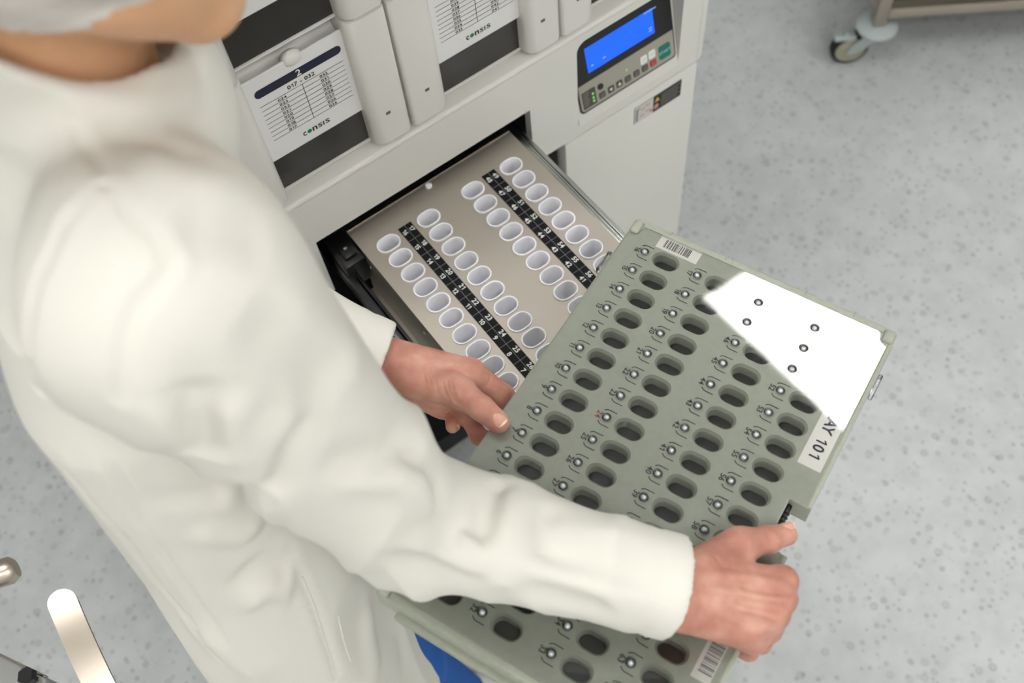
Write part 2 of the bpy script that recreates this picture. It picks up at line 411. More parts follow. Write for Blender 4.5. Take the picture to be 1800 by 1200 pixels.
g.build('indicator_print', M_bp, op, None)
for t in (0.0338, 0.0279, 0.0228):
    g = MB(); g.lathe([(0.0018, 0), (0.0015, 0.0006), (0.0, 0.0009)], 12, M=Matrix.Translation(pf(0.3291, t, 0.0024)) @ bn.to_track_quat('Z', 'Y').to_matrix().to_4x4()); g.build('green_lamp', mat('lamp_green', '7ecb7a', 0.3, emit=0.5), op, 60)
g = MB(); g.lathe([(0.0042, 0.0), (0.0042, 0.0012), (0.0034, 0.0018), (0, 0.0018)], 20, M=Matrix.Translation(pf(0.3417, 0.0372, 0.0021)) @ bn.to_track_quat('Z', 'Y').to_matrix().to_4x4()); oppart('buzzer_hole', g, M_black)
g = MB(); g.lathe([(0.0016, 0), (0.0013, 0.0006), (0.0, 0.0008)], 12, M=Matrix.Translation(pf(0.3838, 0.0372, 0.0021)) @ bn.to_track_quat('Z', 'Y').to_matrix().to_4x4()); oppart('power_lamp', g, mat('lamp_green'  , '7ecb7a'))
# door below, lower body
mpart('door', MB().rbox(0.28, 0.503, YF-0.001, YF+0.02, FZ+0.06, -0.0825, 0.003, 2), M_shell)
mpart('door', MB().rbox(XL+0.003, -0.1, YF-0.001, YF+0.02, FZ+0.06, -0.0825, 0.003, 2), M_shell)
for nm, bx in (('side_panel', (0.49, XR, YF+0.012, YF+0.62, FZ+0.05, 0.475)), ('side_panel', (XL, XL+0.017, YF+0.012, YF+0.62, FZ+0.05, 0.475)),
               ('back_panel', (XL+0.017, 0.49, YF+0.6, YF+0.62, FZ+0.05, 0.462)), ('top_panel', (XL+0.017, 0.49, YF+0.02, YF+0.62, 0.462, 0.475))):
    mpart(nm, MB().box(*bx), M_shell, 30)
inn = MB(); inn.box(XL+0.02, 0.489, YF+0.045, YF+0.6, 0.03, 0.0885); inn.box(XL+0.02, 0.489, YF+0.42, YF+0.59, FZ+0.055, 0.03)
inn.box(0.24, 0.26, YF+0.013, YF+0.42, -0.2, 0.03); inn.box(-0.09, -0.074, YF+0.013, YF+0.42, -0.2, 0.03)
inn.box(-0.1, 0.279, YF+0.012, YF+0.3, -0.46, -0.44)
mpart('drawer_bay', inn, M_inner, 30)
mpart('plinth', MB().box(XL+0.02, XR-0.02, YF+0.03, YF+0.6, FZ, FZ+0.055), M_inner, 30)
mpart('lower_crossbar', MB().rbox(-0.098, 0.278, YF+0.02, YF+0.04, -0.215, -0.19, 0.003), M_rail)
mpart('side_trim', MB().rbox(0.4985, 0.5095, YF-0.0015, YF+0.03, -0.0765, 0.098, 0.003), M_shell)
# warning sticker
st = MB(); st.box(0.394, 0.4755, YF-0.0014, YF-0.001, -0.127, -0.0955); so = mpart('warning_sticker', st, M_grey_ink)
ws = lambda a, b, c, d: MB().box(a, b, YF-0.0018, YF-0.0014, c, d)
ws(0.395, 0.4265, -0.1262, -0.0962).build('white_field', mat('sticker_white', 'c9c8c2', 0.5), so)
ws(0.4268, 0.4748, -0.1262, -0.0962).build('black_field', M_ink, so)
tm = MB(); tm.add([(0.4285, YF-0.002, -0.108), (0.4375, YF-0.002, -0.108), (0.433, YF-0.002, -0.0995)], [(0, 1, 2)]); tm.build('warning_triangle', mat('warning_yellow', 'd8b814', 0.5), so, None)
dm = MB()
for k in range(6): dm.box(0.44, 0.472-0.003*(k % 2), YF-0.002, YF-0.0018, -0.1015-k*0.004, -0.0998-k*0.004)
dm.build('warning_lines', mat('sticker_grey_text', '6f6e6a', 0.5), so)
rm = MB()
for (x, z) in ((0.405, -0.106), (0.404, -0.118), (0.413, -0.1035), (0.414, -0.115)): rm.box(x, x+0.007, YF-0.002, YF-0.0018, z, z+0.0011)
rm.box(0.4215, 0.4245, YF-0.002, YF-0.0018, -0.1215, -0.1165); rm.build('red_marks', mat('sticker_red', 'b84a44', 0.5), so)
rm = MB(); rm.add([(0.4278+0.0042*(1+math.cos(a)), YF-0.002, -0.1172+0.0048*math.sin(a)) for a in [k*pi/6 for k in range(12)]], [tuple(range(11, -1, -1))]); rm.build('pink_mark', mat('sticker_pink', 'c98c86', 0.5), so, None)
gm = MB(); gm.add([(0.397, YF-0.002, -0.124), (0.4, YF-0.002, -0.124), (0.4, YF-0.002, -0.104), (0.405, YF-0.002, -0.099), (0.397, YF-0.002, -0.101)], [(0, 1, 2, 3, 4)]); gm.build('grey_drawing', M_grey_ink, so, None)

# ------------------------------------------------------------------ canisters in the front of the machine
def prism(outline, z0, z1, bev=0.002):
    bm = bmesh.new(); n = len(outline)
    a = [bm.verts.new((x, y, z0)) for x, y in outline]; b = [bm.verts.new((x, y, z1)) for x, y in outline]
    bm.faces.new(a[::-1]); bm.faces.new(b)
    for i in range(n): bm.faces.new((a[i], a[(i+1) % n], b[(i+1) % n], b[i]))
    es = [e for e in bm.edges if abs(e.verts[0].co.z-e.verts[1].co.z) < 1e-6]
    bmesh.ops.bevel(bm, geom=es, offset=bev, segments=2, profile=0.5, affect='EDGES')
    bmesh.ops.recalc_face_normals(bm, faces=bm.faces[:]); return bm
pill_l = MB().frombm(prism(rrect(0.0, 0.0465, 0.0, 0.045, (0.004, 0.011, 0.001, 0.001)), 0.0, 0.174)).mesh('pillar')
pill_r = MB().frombm(prism(rrect(0.1555, 0.199, 0.0, 0.045, (0.011, 0.004, 0.001, 0.001)), 0.0, 0.174)).mesh('pillar')
card_m = MB().rbox(0.0455, 0.1565, 0.015, 0.018, 0.0485, 0.160, 0.001).mesh('label_card')
win_m = MB().box(0.044, 0.158, 0.020, 0.023, -0.0022, 0.049).mesh('dark_window')
lip_m = MB().rbox(0.044, 0.158, 0.0175, 0.026, -0.0028, -0.0002, 0.001).mesh('bottom_lip')
# flared feet at the inner base of the right pillar, and concave top shelf with a thumb dimple
def shelf_mesh():
    nx, ny = 41, 17; v = []; f = []
    for j in range(ny):
        for i in range(nx):
            x = 0.0455+0.111*i/(nx-1); t = j/(ny-1); y = 0.0150+0.030*t
            ex = max(0, 1-(x-0.0455)/0.010, 1-(0.1565-x)/0.010)
            z = 0.1598-0.011*math.sin(pi*min(1, t*1.1))+0.010*max(0, t-0.55)**1.5*2+0.006*ex**2*(0.3+t)
            v.append((x, y, z))
    for j in range(ny-1):
        for i in range(nx-1): a = j*nx+i; f.append((a, a+1, a+nx+1, a+nx))
    return MB().add(v, f).mesh('top_shelf')
shelf_m = shelf_mesh()
bump_m = MB().lathe([(0.0, -1.0), (0.5, -0.86), (0.87, -0.5), (1.0, 0.0), (0.87, 0.5), (0.5, 0.86), (0.0, 1.0)], 24, M=Matrix.Translation((0.1022, 0.0185, 0.1575)) @ Matrix.Diagonal((0.011, 0.0075, 0.0085, 1))).mesh('thumb_bump')
slot_m = [MB().rbox(x-0.0026, x+0.0026, -0.0006, 0.002, 0.0402, 0.0437, 0.0003).mesh('lock_slot') for x in (0.0233, 0.176)]
M_slot = mat('slot_dark', '5a5648', 0.5)
def card_print(no, first, par):
    k = MB(); e = 0.0148; o = lambda x, z: (x, e, z)
    pl = lambda mb, out: plate(mb, out, [], 0, 0.0001, fn=lambda x, z, h: (x, e-h, z), bottom=False)
    b = MB(); pl(b, rrect(0.0553, 0.1510, 0.1347, 0.1449, 0.005)); b.build('header_bar', M_navy, par, None)
    w_ = MB(); e2 = e-0.0003
    text(w_, no, (0.1031, e2-0.0004, 0.1402), (1, 0, 0), (0, 0, 1), 0.0074); w_.build('header_number', M_white_ink, par, None)
    text(k, '%03d - %03d' % (first, first+15), (0.1031, e-0.0002, 0.1288), (1, 0, 0), (0, 0, 1), 0.0046, wide=1.1)
    for r in range(9):
        z = 0.1237-r*0.00602; pl(k, rrect(0.0564, 0.15, z-0.00022, z+0.00022, 0))
    pl(k, rrect(0.1029, 0.1035, 0.0756, 0.1237, 0))
    for r in range(8):
        z = 0.1205-r*0.00602
        text(k, '%03d' % (first+7-r), (0.0796, e-0.0002, z), (1, 0, 0), (0, 0, 1), 0.0031, wide=1.3)
        text(k, '%03d' % (first+15-r), (0.1265, e-0.0002, z), (1, 0, 0), (0, 0, 1), 0.0031, wide=1.3)
    x = 0.0868
    for ch, wd in (('c', 0.0045), ('o', 0.0058), ('n', 0.0062), ('s', 0.0055), ('i', 0.0026), ('s', 0.0055)):
        if ch == 'o':
            d = MB(); pl(d, circle(x+0.0027, 0.0619, 0.0026, 20)); d.build('logo_dot', M_green_ink, par, None)
        else:
            vv, ff, a, bb = glyph('I' if ch == 'i' else ('S' if ch == 's' else ch)); ys = [p[1] for p in vv]; sc = (0.0056)/(max(ys)-min(ys)); sx = (wd-0.0008)/max(0.08, bb-a)
            if ch == 'i': sx = 0.0013/(bb-a)
            k.add([(x+(p[0]-a)*sx, e-0.0002, 0.0591+(p[1]-min(ys))*sc) for p in vv], ff)
        x += wd+0.0004
    k.build('card_lettering', M_ink, par, None)
cans = {(0, 0): ('1', None), (1, 0): ('2', 17), (2, 0): ('3', 33), (3, 0): ('4', None)}
ORD = ('pale grey canister hidden behind the person, next to canister 2', 'pale grey canister with label card numbered 2, 017 to 032',
       'pale grey canister with label card reading 033 to 048, right of canister 2', 'pale grey canister above the blue control display')
ORU = ('upper row canister above the one behind the person', 'upper row canister with dark window directly above canister 2', 'upper row canister above the 033 to 048 label card',
       'upper row canister at the machine end above the control display')
for row in (0, 1):
    for c in range(4):
        t = thing('canister', (ORD, ORU)[row][c], 'canister', (-0.323+0.202*c, YF, 0.1-0.0+0.004 if row == 0 else 0.2815), None, 'canisters in the machine front')
        link('pillar', pill_l, M_pillar, t, 35); link('pillar', pill_r, M_pillar, t, 35)
        cdo = link('label_card', card_m, M_card, t); link('dark_window', win_m, M_window, t); link('bottom_lip', lip_m, M_pillar, t, 40)
        link('top_shelf', shelf_m, M_pillar, t, 60); link('thumb_bump', bump_m, M_pillar, t, 180)
        for sm in slot_m: link('lock_slot', sm, M_slot, t)
        if row == 0 and cans[(c, 0)][1]: card_print(cans[(c, 0)][0], cans[(c, 0)][1], cdo)
        bk = MB().box(0.001, 0.198, 0.046, 0.30, 0.004, 0.157); bk.build('canister_box', M_inner, t)

# ================================================================== the pulled-out drawer
COLX = (0.0, 0.05512, 0.11739, 0.17241)
PIT = 0.025
dr = None
DX0, DX1, DY0, DY1 = -0.0287, 0.2025, -0.412, 0.0465
cupholes = [stadium(cx, -r*PIT, 0.0138, 0.0102, 8) for cx in COLX for r in range(16)]
pm = MB(); plate(pm, rrect(DX0, DX1, DY0, DY1, 0.0015, 3), cupholes, -0.0015, 0.0)
pm.box(DX0, DX0+0.0015, DY0, DY1-0.03, -0.085, -0.0008); pm.box(DX0-0.004, DX0, DY0, DY1-0.03, -0.087, -0.085)
pm.box(DX1-0.0015, DX1, DY0, DY1-0.03, -0.085, -0.0008); pm.box(DX0, DX1, DY0, DY0+0.0015, -0.085, -0.0008); pm.box(DX0, DX1, DY0, DY1-0.03, -0.0865, -0.085)
dr = mpart('drawer', pm, M_steelp, 30); tag(dr, 'pulled-out steel drawer with rows of white oval cups')
sd = MB(); sd.box(DX0+0.001, DX1-0.001, DY1-0.0022, DY1-0.0005, 0.0, 0.0012); sd.build('back_lip', M_steel, dr, 30)
rl = MB()
for (a, b, z0, z1) in ((0.2045, 0.2085, -0.010, -0.004), (0.2095, 0.2125, -0.016, -0.0065), (0.2135, 0.219, -0.016, -0.0075)): rl.rbox(a, b, DY0+0.02, 0.12, z0-0.03, z1, 0.001)
rl.build('slide_rail', M_rail, dr, 30)
rl = MB(); rl.rbox(-0.058, -0.050, -0.2, 0.2, -0.052, -0.022, 0.001); rl.rbox(-0.048, -0.044, DY0+0.02, 0.15, -0.05, -0.024, 0.001); rl.build('slide_rail', mat('dark_rail', '4a4a4c', 0.3, 1.0), dr, 30)
bk = MB(); bk.rbox(-0.056, -0.0295, 0.004, 0.055, -0.045, -0.003, 0.002); bk.rbox(-0.05, -0.034, 0.012, 0.03, -0.003, 0.003, 0.001); bk.build('slide_block', M_black, dr, 30)
for (x, y) in ((-0.043, 0.024),): 
    g = MB(); g.lathe([(0.0025, 0.003), (0.0022, 0.0045), (0, 0.005)], 12, M=Matrix.Translation((x, y, 0))); g.build('block_screw', M_steel, dr, 50)
g = MB(); g.lathe([(0.0042, 0.0), (0.0042, 0.0016), (0.0032, 0.003), (0.0012, 0.0032), (0.001, 0.0022), (0, 0.0022)], 16, M=Matrix.Translation((0.0811, 0.0385, 0))); g.build('screw', M_cup, dr, 40)
for (y, z) in ((0.0, -0.02), (-0.11, -0.02)):
    g = MB(); g.lathe([(0.002, 0), (0.0016, 0.0012), (0, 0.0014)], 10, M=Matrix.Translation((DX0, y, z)) @ Matrix.Rotation(-pi/2, 4, 'Y')); g.build('side_rivet', M_steel, dr, 50)
# cups
def cup_mesh():
    k = MB(); n = 8
    rings = [(0.01445, 0.0109, 0.0), (0.01445, 0.0109, 0.0014), (0.0141, 0.0106, 0.0020), (0.0129, 0.0094, 0.0020), (0.0127, 0.0092, 0.0017), (0.0124, 0.0089, -0.012), (0.0118, 0.0085, -0.034), (0.006, 0.0045, -0.046)]
    vs = []; fs = []
    for a, b, z in rings: vs += [(x, y, z) for x, y in stadium(0, 0, a, b, n)]
    m = 2*(n+1)
    for i in range(len(rings)-1):
        for j in range(m): fs.append((i*m+j, i*m+(j+1) % m, (i+1)*m+(j+1) % m, (i+1)*m+j))
    fs.append(tuple((len(rings)-1)*m+j for j in range(m)))
    k.add(vs, fs)
    k.mi = [0]*len(k.f); return k.mesh('cup')
cup_me = cup_mesh()
def no_of(c, r): return (16-r, 17+r, 48-r, 49+r)[c]
for c, cx in enumerate(COLX):
    for r in range(16):
        o = link('cup', cup_me, M_cup, dr, 50 if (c, r) == (0, 0) else None); o.location = (cx, -r*PIT, 0)
# number strips
for c, sx0, sx1 in ((0, 0.0191, 0.0364), (2, 0.1368, 0.1546)):
    mid = (sx0+sx1)/2
    sm = MB(); sm.box(sx0, sx1, -15*PIT-0.013, 0.0098, 0.0, 0.0006); so = sm.build('number_strip', mat('strip_black', '0b0b0c', 0.65, spec=0.2), dr)
    lm = MB(); lm.box(mid-0.0002, mid+0.0002, -15*PIT-0.013, 0.0098, 0.0006, 0.0008)
    for r in range(15): lm.box(sx0, sx1, -(r+0.5)*PIT-0.0002, -(r+0.5)*PIT+0.0002, 0.0006, 0.00075)
    lm.build('cell_lines', M_grey_ink, dr, None)['kind'] = 'stuff'
    nm = MB()
    for r in range(16):
        text(nm, str(no_of(c, r)), ((sx0+mid)/2-0.0003, -r*PIT+0.0005, 0.0009), (0, -1, 0), (1, 0, 0), 0.0054, gap=0.07)
        text(nm, str(no_of(c+1, r)), ((mid+sx1)/2+0.0003, -r*PIT+0.0005, 0.0009), (0, -1, 0), (1, 0, 0), 0.0054, gap=0.07)
    nm.build('strip_numbers', mat('strip_print', 'd8d8d4', 0.5), dr, None)['kind'] = 'stuff'

# ================================================================== the green slot tray in the person's hands
TA = Vector((0.37674, -0.92632, 0.00111)); TB = Vector((-0.92399, -0.37571, 0.07132)); TU = Vector((0.06565, 0.02789, 0.99745))
TO = Vector((0.1551, -0.2546, 0.1353))
TM = Matrix([[TA[i], -TB[i], TU[i], TO[i]] for i in range(3)]+[[0, 0, 0, 1]])
tr = thing('slot_tray', 'grey green medicine tray with numbered oval slots under a clear cover, held in both hands', 'tray', matrix=TM)
HC = 0.0222                                    # slot centre, right of its lamp
slots = [(cx+HC, -r*PIT) for cx in COLX for r in range(16)]
body_out = [(-0.026, -0.4045), (0.2395, -0.4045), (0.2395, -0.2118), (0.2206, -0.2118), (0.2206, -0.1648), (0.2395, -0.1648), (0.2395, 0.030), (0.236, 0.0335), (-0.0225, 0.0335), (-0.026, 0.030)]
bt = MB(); ZT = -0.0022
plate(bt, body_out, [stadium(x, y, 0.0137, 0.0095, 8) for x, y in slots], -0.027, ZT, hole_walls=False)
# stepped slot walls
hm = MB(); ns = 18
for x, y in slots:
    rings = [(0.0137, 0.0095, ZT), (0.0132, 0.009, ZT-0.0012), (0.0119, 0.0077, ZT-0.0022), (0.0116, 0.0074, ZT-0.0032), (0.0114, 0.0072, -0.0152)]
    vs = []
    for a, b, z in rings: vs += [(px, py, z) for px, py in stadium(x, y, a, b, 8)]
    hm.add(vs, [(i*ns+j, (i+1)*ns+j, (i+1)*ns+(j+1) % ns, i*ns+(j+1) % ns) for i in range(4) for j in range(ns)])
n0 = len(bt.v); bt.add(hm.v, [q[::-1] for q in hm.f])
tb = bt.build('tray_body', M_tray, tr, 40)
MB().box(-0.02, 0.218, -0.40, 0.028, -0.0168, -0.0150).build('shutter_plate', M_shut, tr)
# raised rim pieces round the cover
cr = MB()
cr.rbox(-0.0255, -0.0158, 0.0145, 0.0318, -0.01, 0.0012, 0.003, 3); cr.build('corner_block', M_rim, tr, 40)
cr = MB(); cr.rbox(0.2275, 0.2385, 0.0175, 0.0318, -0.01, 0.0008, 0.003, 3); cr.build('corner_block', M_rim, tr, 40)
cr = MB(); cr.rbox(-0.0255, -0.0155, -0.4042, -0.389, -0.01, 0.0012, 0.003, 3); cr.build('corner_block', M_rim, tr, 40)
cr = MB(); cr.rbox(-0.0152, 0.2272, 0.0262, 0.0335, -0.01, -0.0006, 0.0015, 2); 
for x in (0.011, 0.07, 0.15, 0.197): cr.rbox(x, x+0.0015, 0.0285, 0.0345, -0.012, 0.0, 0.0005, 1)
cr.build('top_rim', M_rim, tr, 40)
cr = MB(); cr.rbox(-0.015, 0.2390, -0.4043, -0.3972, -0.01, -0.0004, 0.0015, 2); cr.build('bottom_rim', M_rim, tr, 40)
cr = MB(); cr.rbox(-0.008, 0.230, -0.4105, -0.404, -0.0285, -0.0195, 0.0015, 2)
cr.build('bottom_flange', M_rim, tr, 40)
cr = MB(); cr.rbox(0.2352, 0.2395, -0.1645, 0.0170, -0.01, -0.0012, 0.001, 2); cr.rbox(0.2352, 0.2395, -0.397, -0.2120, -0.01, -0.0012, 0.001, 2); cr.build('right_rim', M_rim, tr, 40)
# clear cover with a hole at each lamp
co = []
co += [(-0.0248, -0.3885), (-0.0155, -0.3895), (-0.0135, -0.392), (-0.0125, -0.3962)]
co += [(0.2346, -0.3962), (0.2346, -0.2128), (0.2196, -0.2118), (0.2196, -0.1648), (0.2346, -0.164)]
co += [(0.2346, 0.0125), (0.2325, 0.0135), (0.2285, 0.0150), (0.2265, 0.0180), (0.2255, 0.0225), (0.2245, 0.0245), (0.2222, 0.0256)]
co += [(-0.0105, 0.0256), (-0.0130, 0.0245), (-0.0142, 0.0225), (-0.0152, 0.0175), (-0.0165, 0.0150), (-0.0195, 0.0132), (-0.0248, 0.0125)]
lamps = [(cx, -r*PIT) for cx in COLX for r in range(16)]
cv = MB(); plate(cv, co, [circle(x, y, 0.0043, 14) for x, y in lamps], -0.0016, 0.0, bottom=False)
cv.build('clear_cover', M_clear, tr, 20)
# clear clips on both long sides
for x0, x1, y0, y1 in ((-0.0305, -0.0262, -0.041, -0.016), (0.2397, 0.2435, -0.040, -0.0155)):
    k = MB(); k.rbox(x0, x1, y0, y1, -0.010, -0.0005, 0.0015, 3); xm = (x0+x1)/2
    k.build('cover_clip', M_clip, tr, 30)
# indicator lamps
def lamp_mesh():
    k = MB()
    k.lathe([(0.0041, -0.0022), (0.0041, -0.0008), (0.0037, -0.0004), (0.0031, -0.0010), (0.0024, -0.0015)], 20, 0)
    k.lathe([(0.0024, -0.0015), (0.0020, -0.0002), (0.0012, 0.0005), (0.0, 0.0007)], 20, 1)
    # drop the caps of the open lathes
    return k.mesh('indicator_lamp')
lme = lamp_mesh()
for i, (x, y) in enumerate(lamps):
    o = link('indicator_lamp', lme, [M_ring, M_lens], tr, 50 if i == 0 else None); o.location = (x, y, 0)
# printed marks: a bracket round each lamp and its number
def curve_strip(mb, pts, wd, z):
    P = [Vector((p[0], p[1], 0)) for p in pts]; L = []; Rr = []
    for i, p in enumerate(P):
        d = (P[min(i+1, len(P)-1)]-P[max(i-1, 0)]).normalized(); nrm = Vector((-d.y, d.x, 0))*wd/2
        L.append((p.x+nrm.x, p.y+nrm.y, z)); Rr.append((p.x-nrm.x, p.y-nrm.y, z))
    n = len(P); mb.add(L+Rr, [(i, n+i, n+i+1, i+1) for i in range(n-1)])
ZP = ZT+0.0002
pk, pr = MB(), MB()
for c, cx in enumerate(COLX):
    for r in range(16):
        no = no_of(c, r); y = -r*PIT; tgt = pr if no == 24 else pk
        curve_strip(pk, [(cx-0.0052, y+0.0058), (cx-0.0042, y+0.0069), (cx-0.0028, y+0.0077), (cx-0.0012, y+0.008), (cx+0.0062, y+0.008)], 0.0009, ZP)
        curve_strip(pk, [(cx-0.0054, y-0.0056), (cx-0.0044, y-0.0067), (cx-0.0030, y-0.0076), (cx-0.0014, y-0.008), (cx+0.0062, y-0.008)], 0.0009, ZP)
        text(tgt, str(no), (cx-0.0074, y-0.0002, ZP), (0, -1, 0), (1, 0, 0), 0.0048, gap=0.06)
pk.build('slot_numbers', M_ink, tr, None)['kind'] = 'stuff'; tag(pr.build('red_slot_number', M_red_ink, tr, None), 'slot number 24 smeared red')
# stickers under the cover
def sticker(x0, x1, y0, y1): return MB().box(x0, x1, y0, y1, ZT, ZT+0.0003).build('paper_sticker', M_sticker, tr)
def barcode(par, along, x0, x1, y0, y1, seed):
    rnd = random.Random(seed); k = MB(); a0, a1 = (x0, x1) if along == 'x' else (y0, y1); a = a0; L = a1-a0
    while a < a1-0.0004:
        wd = rnd.choice((0.0004, 0.0004, 0.0009, 0.0009)); gp = rnd.choice((0.0004, 0.0005, 0.0009, 0.0014))
        if along == 'x': k.box(a, min(a+wd, a1), y0, y1, ZT+0.0003, ZT+0.0004)
        else: k.box(x0, x1, a, min(a+wd, a1), ZT+0.0003, ZT+0.0004)
        a += wd+gp
    k.build('barcode_bars', M_ink, par, None)
s1 = sticker(0.0055, 0.0482, 0.0112, 0.0252); barcode(s1, 'x', 0.0118, 0.0400, 0.0142, 0.0242, 3)
s2 = sticker(0.2146, 0.2300, -0.335, -0.292); barcode(s2, 'y', 0.2178, 0.2291, -0.3285, -0.298, 5)
s3 = sticker(0.2122, 0.2328, -0.1305, -0.064)
tm = MB()
for ch, bb in zip('TRAY101', (0.0665, 0.0745, 0.0825, 0.0900, 0.1025, 0.1102, 0.1182)): text(tm, ch, (0.2227, -bb, ZT+0.0005), (0, -1, 0), (1, 0, 0), 0.0094)
tm.build('tray_lettering', M_navy, s3, None)
# spring latch in the side notch
lt = MB(); lt.tube([(0.2225, -0.1655, -0.012), (0.2225, -0.212, -0.012)], 0.0028, 12)
for k in range(9): lt.lathe([(0.0028, 0), (0.0036, 0.0006), (0.0036, 0.0018), (0.0028, 0.0024)], 12, M=Matrix.Translation((0.2225, -0.172-k*0.0042, -0.012)) @ Matrix.Rotation(pi/2, 4, 'X'))
lt.build('spring_latch', M_black, tr, 40)


# ================================================================== the person: smooth distance-field body, coat and cap turned into meshes
f32 = np.float32
def V(*a): return np.array(a, f32)
def smin(a, b, k):
    h = np.maximum(k-np.abs(a-b), 0)/k
    return np.minimum(a, b)-h*h*k*0.25
def smax(a, b, k): return -smin(-a, -b, k)
def nrm(v): v = np.array(v, float); return v/np.linalg.norm(v)
class Prim:
    def __init__(s, fn, c, r, k=0.01, sub=False): s.fn = fn; s.c = np.array(c, float); s.r = r; s.k = k; s.sub = sub
def cone(a, b, ra, rb, k=0.01, sub=False, cut=None, flat=None, cutn=None):
    """capsule whose radius runs from ra to rb; cut = True ends it flat at b; flat = (dir, scale) squashes it"""
    a = np.array(a, f32); b = np.array(b, f32); ab = b-a; L2 = float(ab @ ab); d = ab/math.sqrt(L2)
    if flat is not None: fd = np.array(nrm(flat[0]), f32); fs = f32(1/flat[1]-1)
    def fn(P):
        q = P-a; t = np.clip((q @ ab)/L2, 0, 1); w_ = q-t[:, None]*ab
        if flat is not None: w_ = w_+(w_ @ fd)[:, None]*fd*fs
        o = np.sqrt((w_*w_).sum(1))-(ra+(rb-ra)*t)
        if cut: o = np.maximum(o, (P-b) @ (d if cutn is None else np.array(cutn, f32)))
        return o
    return Prim(fn, (a+b)/2, math.sqrt(L2)/2+max(ra, rb)*1.3, k, sub)
def ell(c, ax, rad, k=0.01, sub=False):
    """ellipsoid with axes given as rows of ax"""
    c = np.array(c, f32); A = np.array(ax, f32); R = np.array(rad, f32)
    def fn(P):
        q = (P-c) @ A.T; k0 = np.sqrt(((q/R)**2).sum(1))+1e-6; k1 = np.sqrt(((q/(R*R))**2).sum(1))+1e-6
        return k0*(k0-1)/k1
    return Prim(fn, c, max(rad), k, sub)
def field(prims, disp=None):
    def F(P, sel=None):
        d = np.full(len(P), 1.0, f32)
        for p in (prims if sel is None else sel):
            v = p.fn(P).astype(f32)
            d = smax(d, -v, p.k) if p.sub else smin(d, v, p.k)
        if disp is not None:
            m = np.abs(d) < 0.03
            if m.any(): d[m] -= disp(P[m])
        return d
    F.prims = prims
    return F
def sdf_mesh(F, lo, hi, h, B=20, clip=None):
    """surface nets over the blocks that hold the surface"""
    lo = np.array(lo, float); n = np.ceil((np.array(hi)-lo)/(B*h)).astype(int)
    I = np.stack(np.meshgrid(*[np.arange(k) for k in n], indexing='ij'), -1).reshape(-1, 3)
    cen = lo+(I+0.5)*B*h; rad = B*h*0.5*math.sqrt(3)
    d = F(cen.astype(f32)); I = I[np.abs(d) < rad*1.5+0.012]
    g = np.arange(B+1); G = np.stack(np.meshgrid(g, g, g, indexing='ij'), -1).reshape(-1, 3)
    NX = (n*B+8).astype(np.int64); key = lambda c: ((c[:, 0]+2)*NX[1]+(c[:, 1]+2))*NX[2]+(c[:, 2]+2)
    vk, vp, quads = [], [], []
    corners = np.array([(i, j, k) for i in (0, 1) for j in (0, 1) for k in (0, 1)])
    edges = [(a, b) for a in range(8) for b in range(a+1, 8) if abs(corners[a]-corners[b]).sum() == 1]
    for blk in I:
        o = blk*B; P = (lo+(o+G)*h).astype(f32); cc = lo+(o+B/2)*h
        sel = [p for p in F.prims if np.linalg.norm(p.c-cc) < p.r+rad+p.k+0.03]
        if not sel: continue
        D = F(P, sel).reshape(B+1, B+1, B+1)
        if D.min() > 0 or D.max() < 0: continue
        c8 = [D[a:a+B, b:b+B, c:c+B] for a, b, c in corners]
        mn = np.minimum.reduce(c8); mx = np.maximum.reduce(c8); act = (mn < 0) & (mx >= 0); ci = np.argwhere(act)
        if len(ci) == 0: continue
        vals = np.stack([c[act] for c in c8], 1); acc = np.zeros((len(ci), 3)); cnt = np.zeros(len(ci))
        for a, b in edges:
            va, vb = vals[:, a], vals[:, b]; m = (va < 0) != (vb < 0); t = va[m]/(va[m]-vb[m])
            acc[m] += corners[a]+(corners[b]-corners[a])*t[:, None]; cnt[m] += 1
        vk.append(key(ci+o)); vp.append(lo+(ci+o+acc/cnt[:, None])*h)
        for ax in range(3):
            s0 = [slice(0, B)]*3; s1 = list(s0); s1[ax] = slice(1, B+1)
            A_, B_ = D[tuple(s0)], D[tuple(s1)]; cr_ = (A_ < 0) != (B_ < 0); e = np.argwhere(cr_)
            if len(e) == 0: continue
            neg = (A_ < 0)[cr_]; u, w_ = [(1, 2), (2, 0), (0, 1)][ax]; du = np.zeros(3, int); dw = np.zeros(3, int); du[u] = 1; dw[w_] = 1
            c = e+o; q = np.stack([key(c-du-dw), key(c-dw), key(c), key(c-du)], 1); q[~neg] = q[~neg][:, ::-1]; quads.append(q)
    K = np.concatenate(vk); Pv = np.concatenate(vp); od = np.argsort(K); K = K[od]; Pv = Pv[od]
    Q = np.concatenate(quads); ix = np.searchsorted(K, Q); ix = np.clip(ix, 0, len(K)-1); ok = (K[ix] == Q).all(1)
    Q = ix[ok]
    if clip is not None:
        kp = clip(Pv); Q = Q[kp[Q].all(1)]
    used = np.unique(Q); mp = np.full(len(Pv), -1); mp[used] = np.arange(len(used))
    return Pv[used], mp[Q]
def np_mesh(name, parts):
    vs = []; fs = []; n = 0
    for v, f in parts: vs.append(v); fs.append(f+n); n += len(v)
    v = np.concatenate(vs); f = np.concatenate(fs)
    me = bpy.data.meshes.new(name); me.vertices.add(len(v)); me.vertices.foreach_set('co', v.astype(f32).ravel())
    me.loops.add(f.size); me.loops.foreach_set('vertex_index', f.astype(np.int32).ravel())
    me.polygons.add(len(f)); me.polygons.foreach_set('loop_start', np.arange(0, f.size, 4, dtype=np.int32)); me.polygons.foreach_set('loop_total', np.full(len(f), 4, np.int32))
    me.update(calc_edges=True); me.validate(); me.polygons.foreach_set('use_smooth', [True]*len(me.polygons)); return me
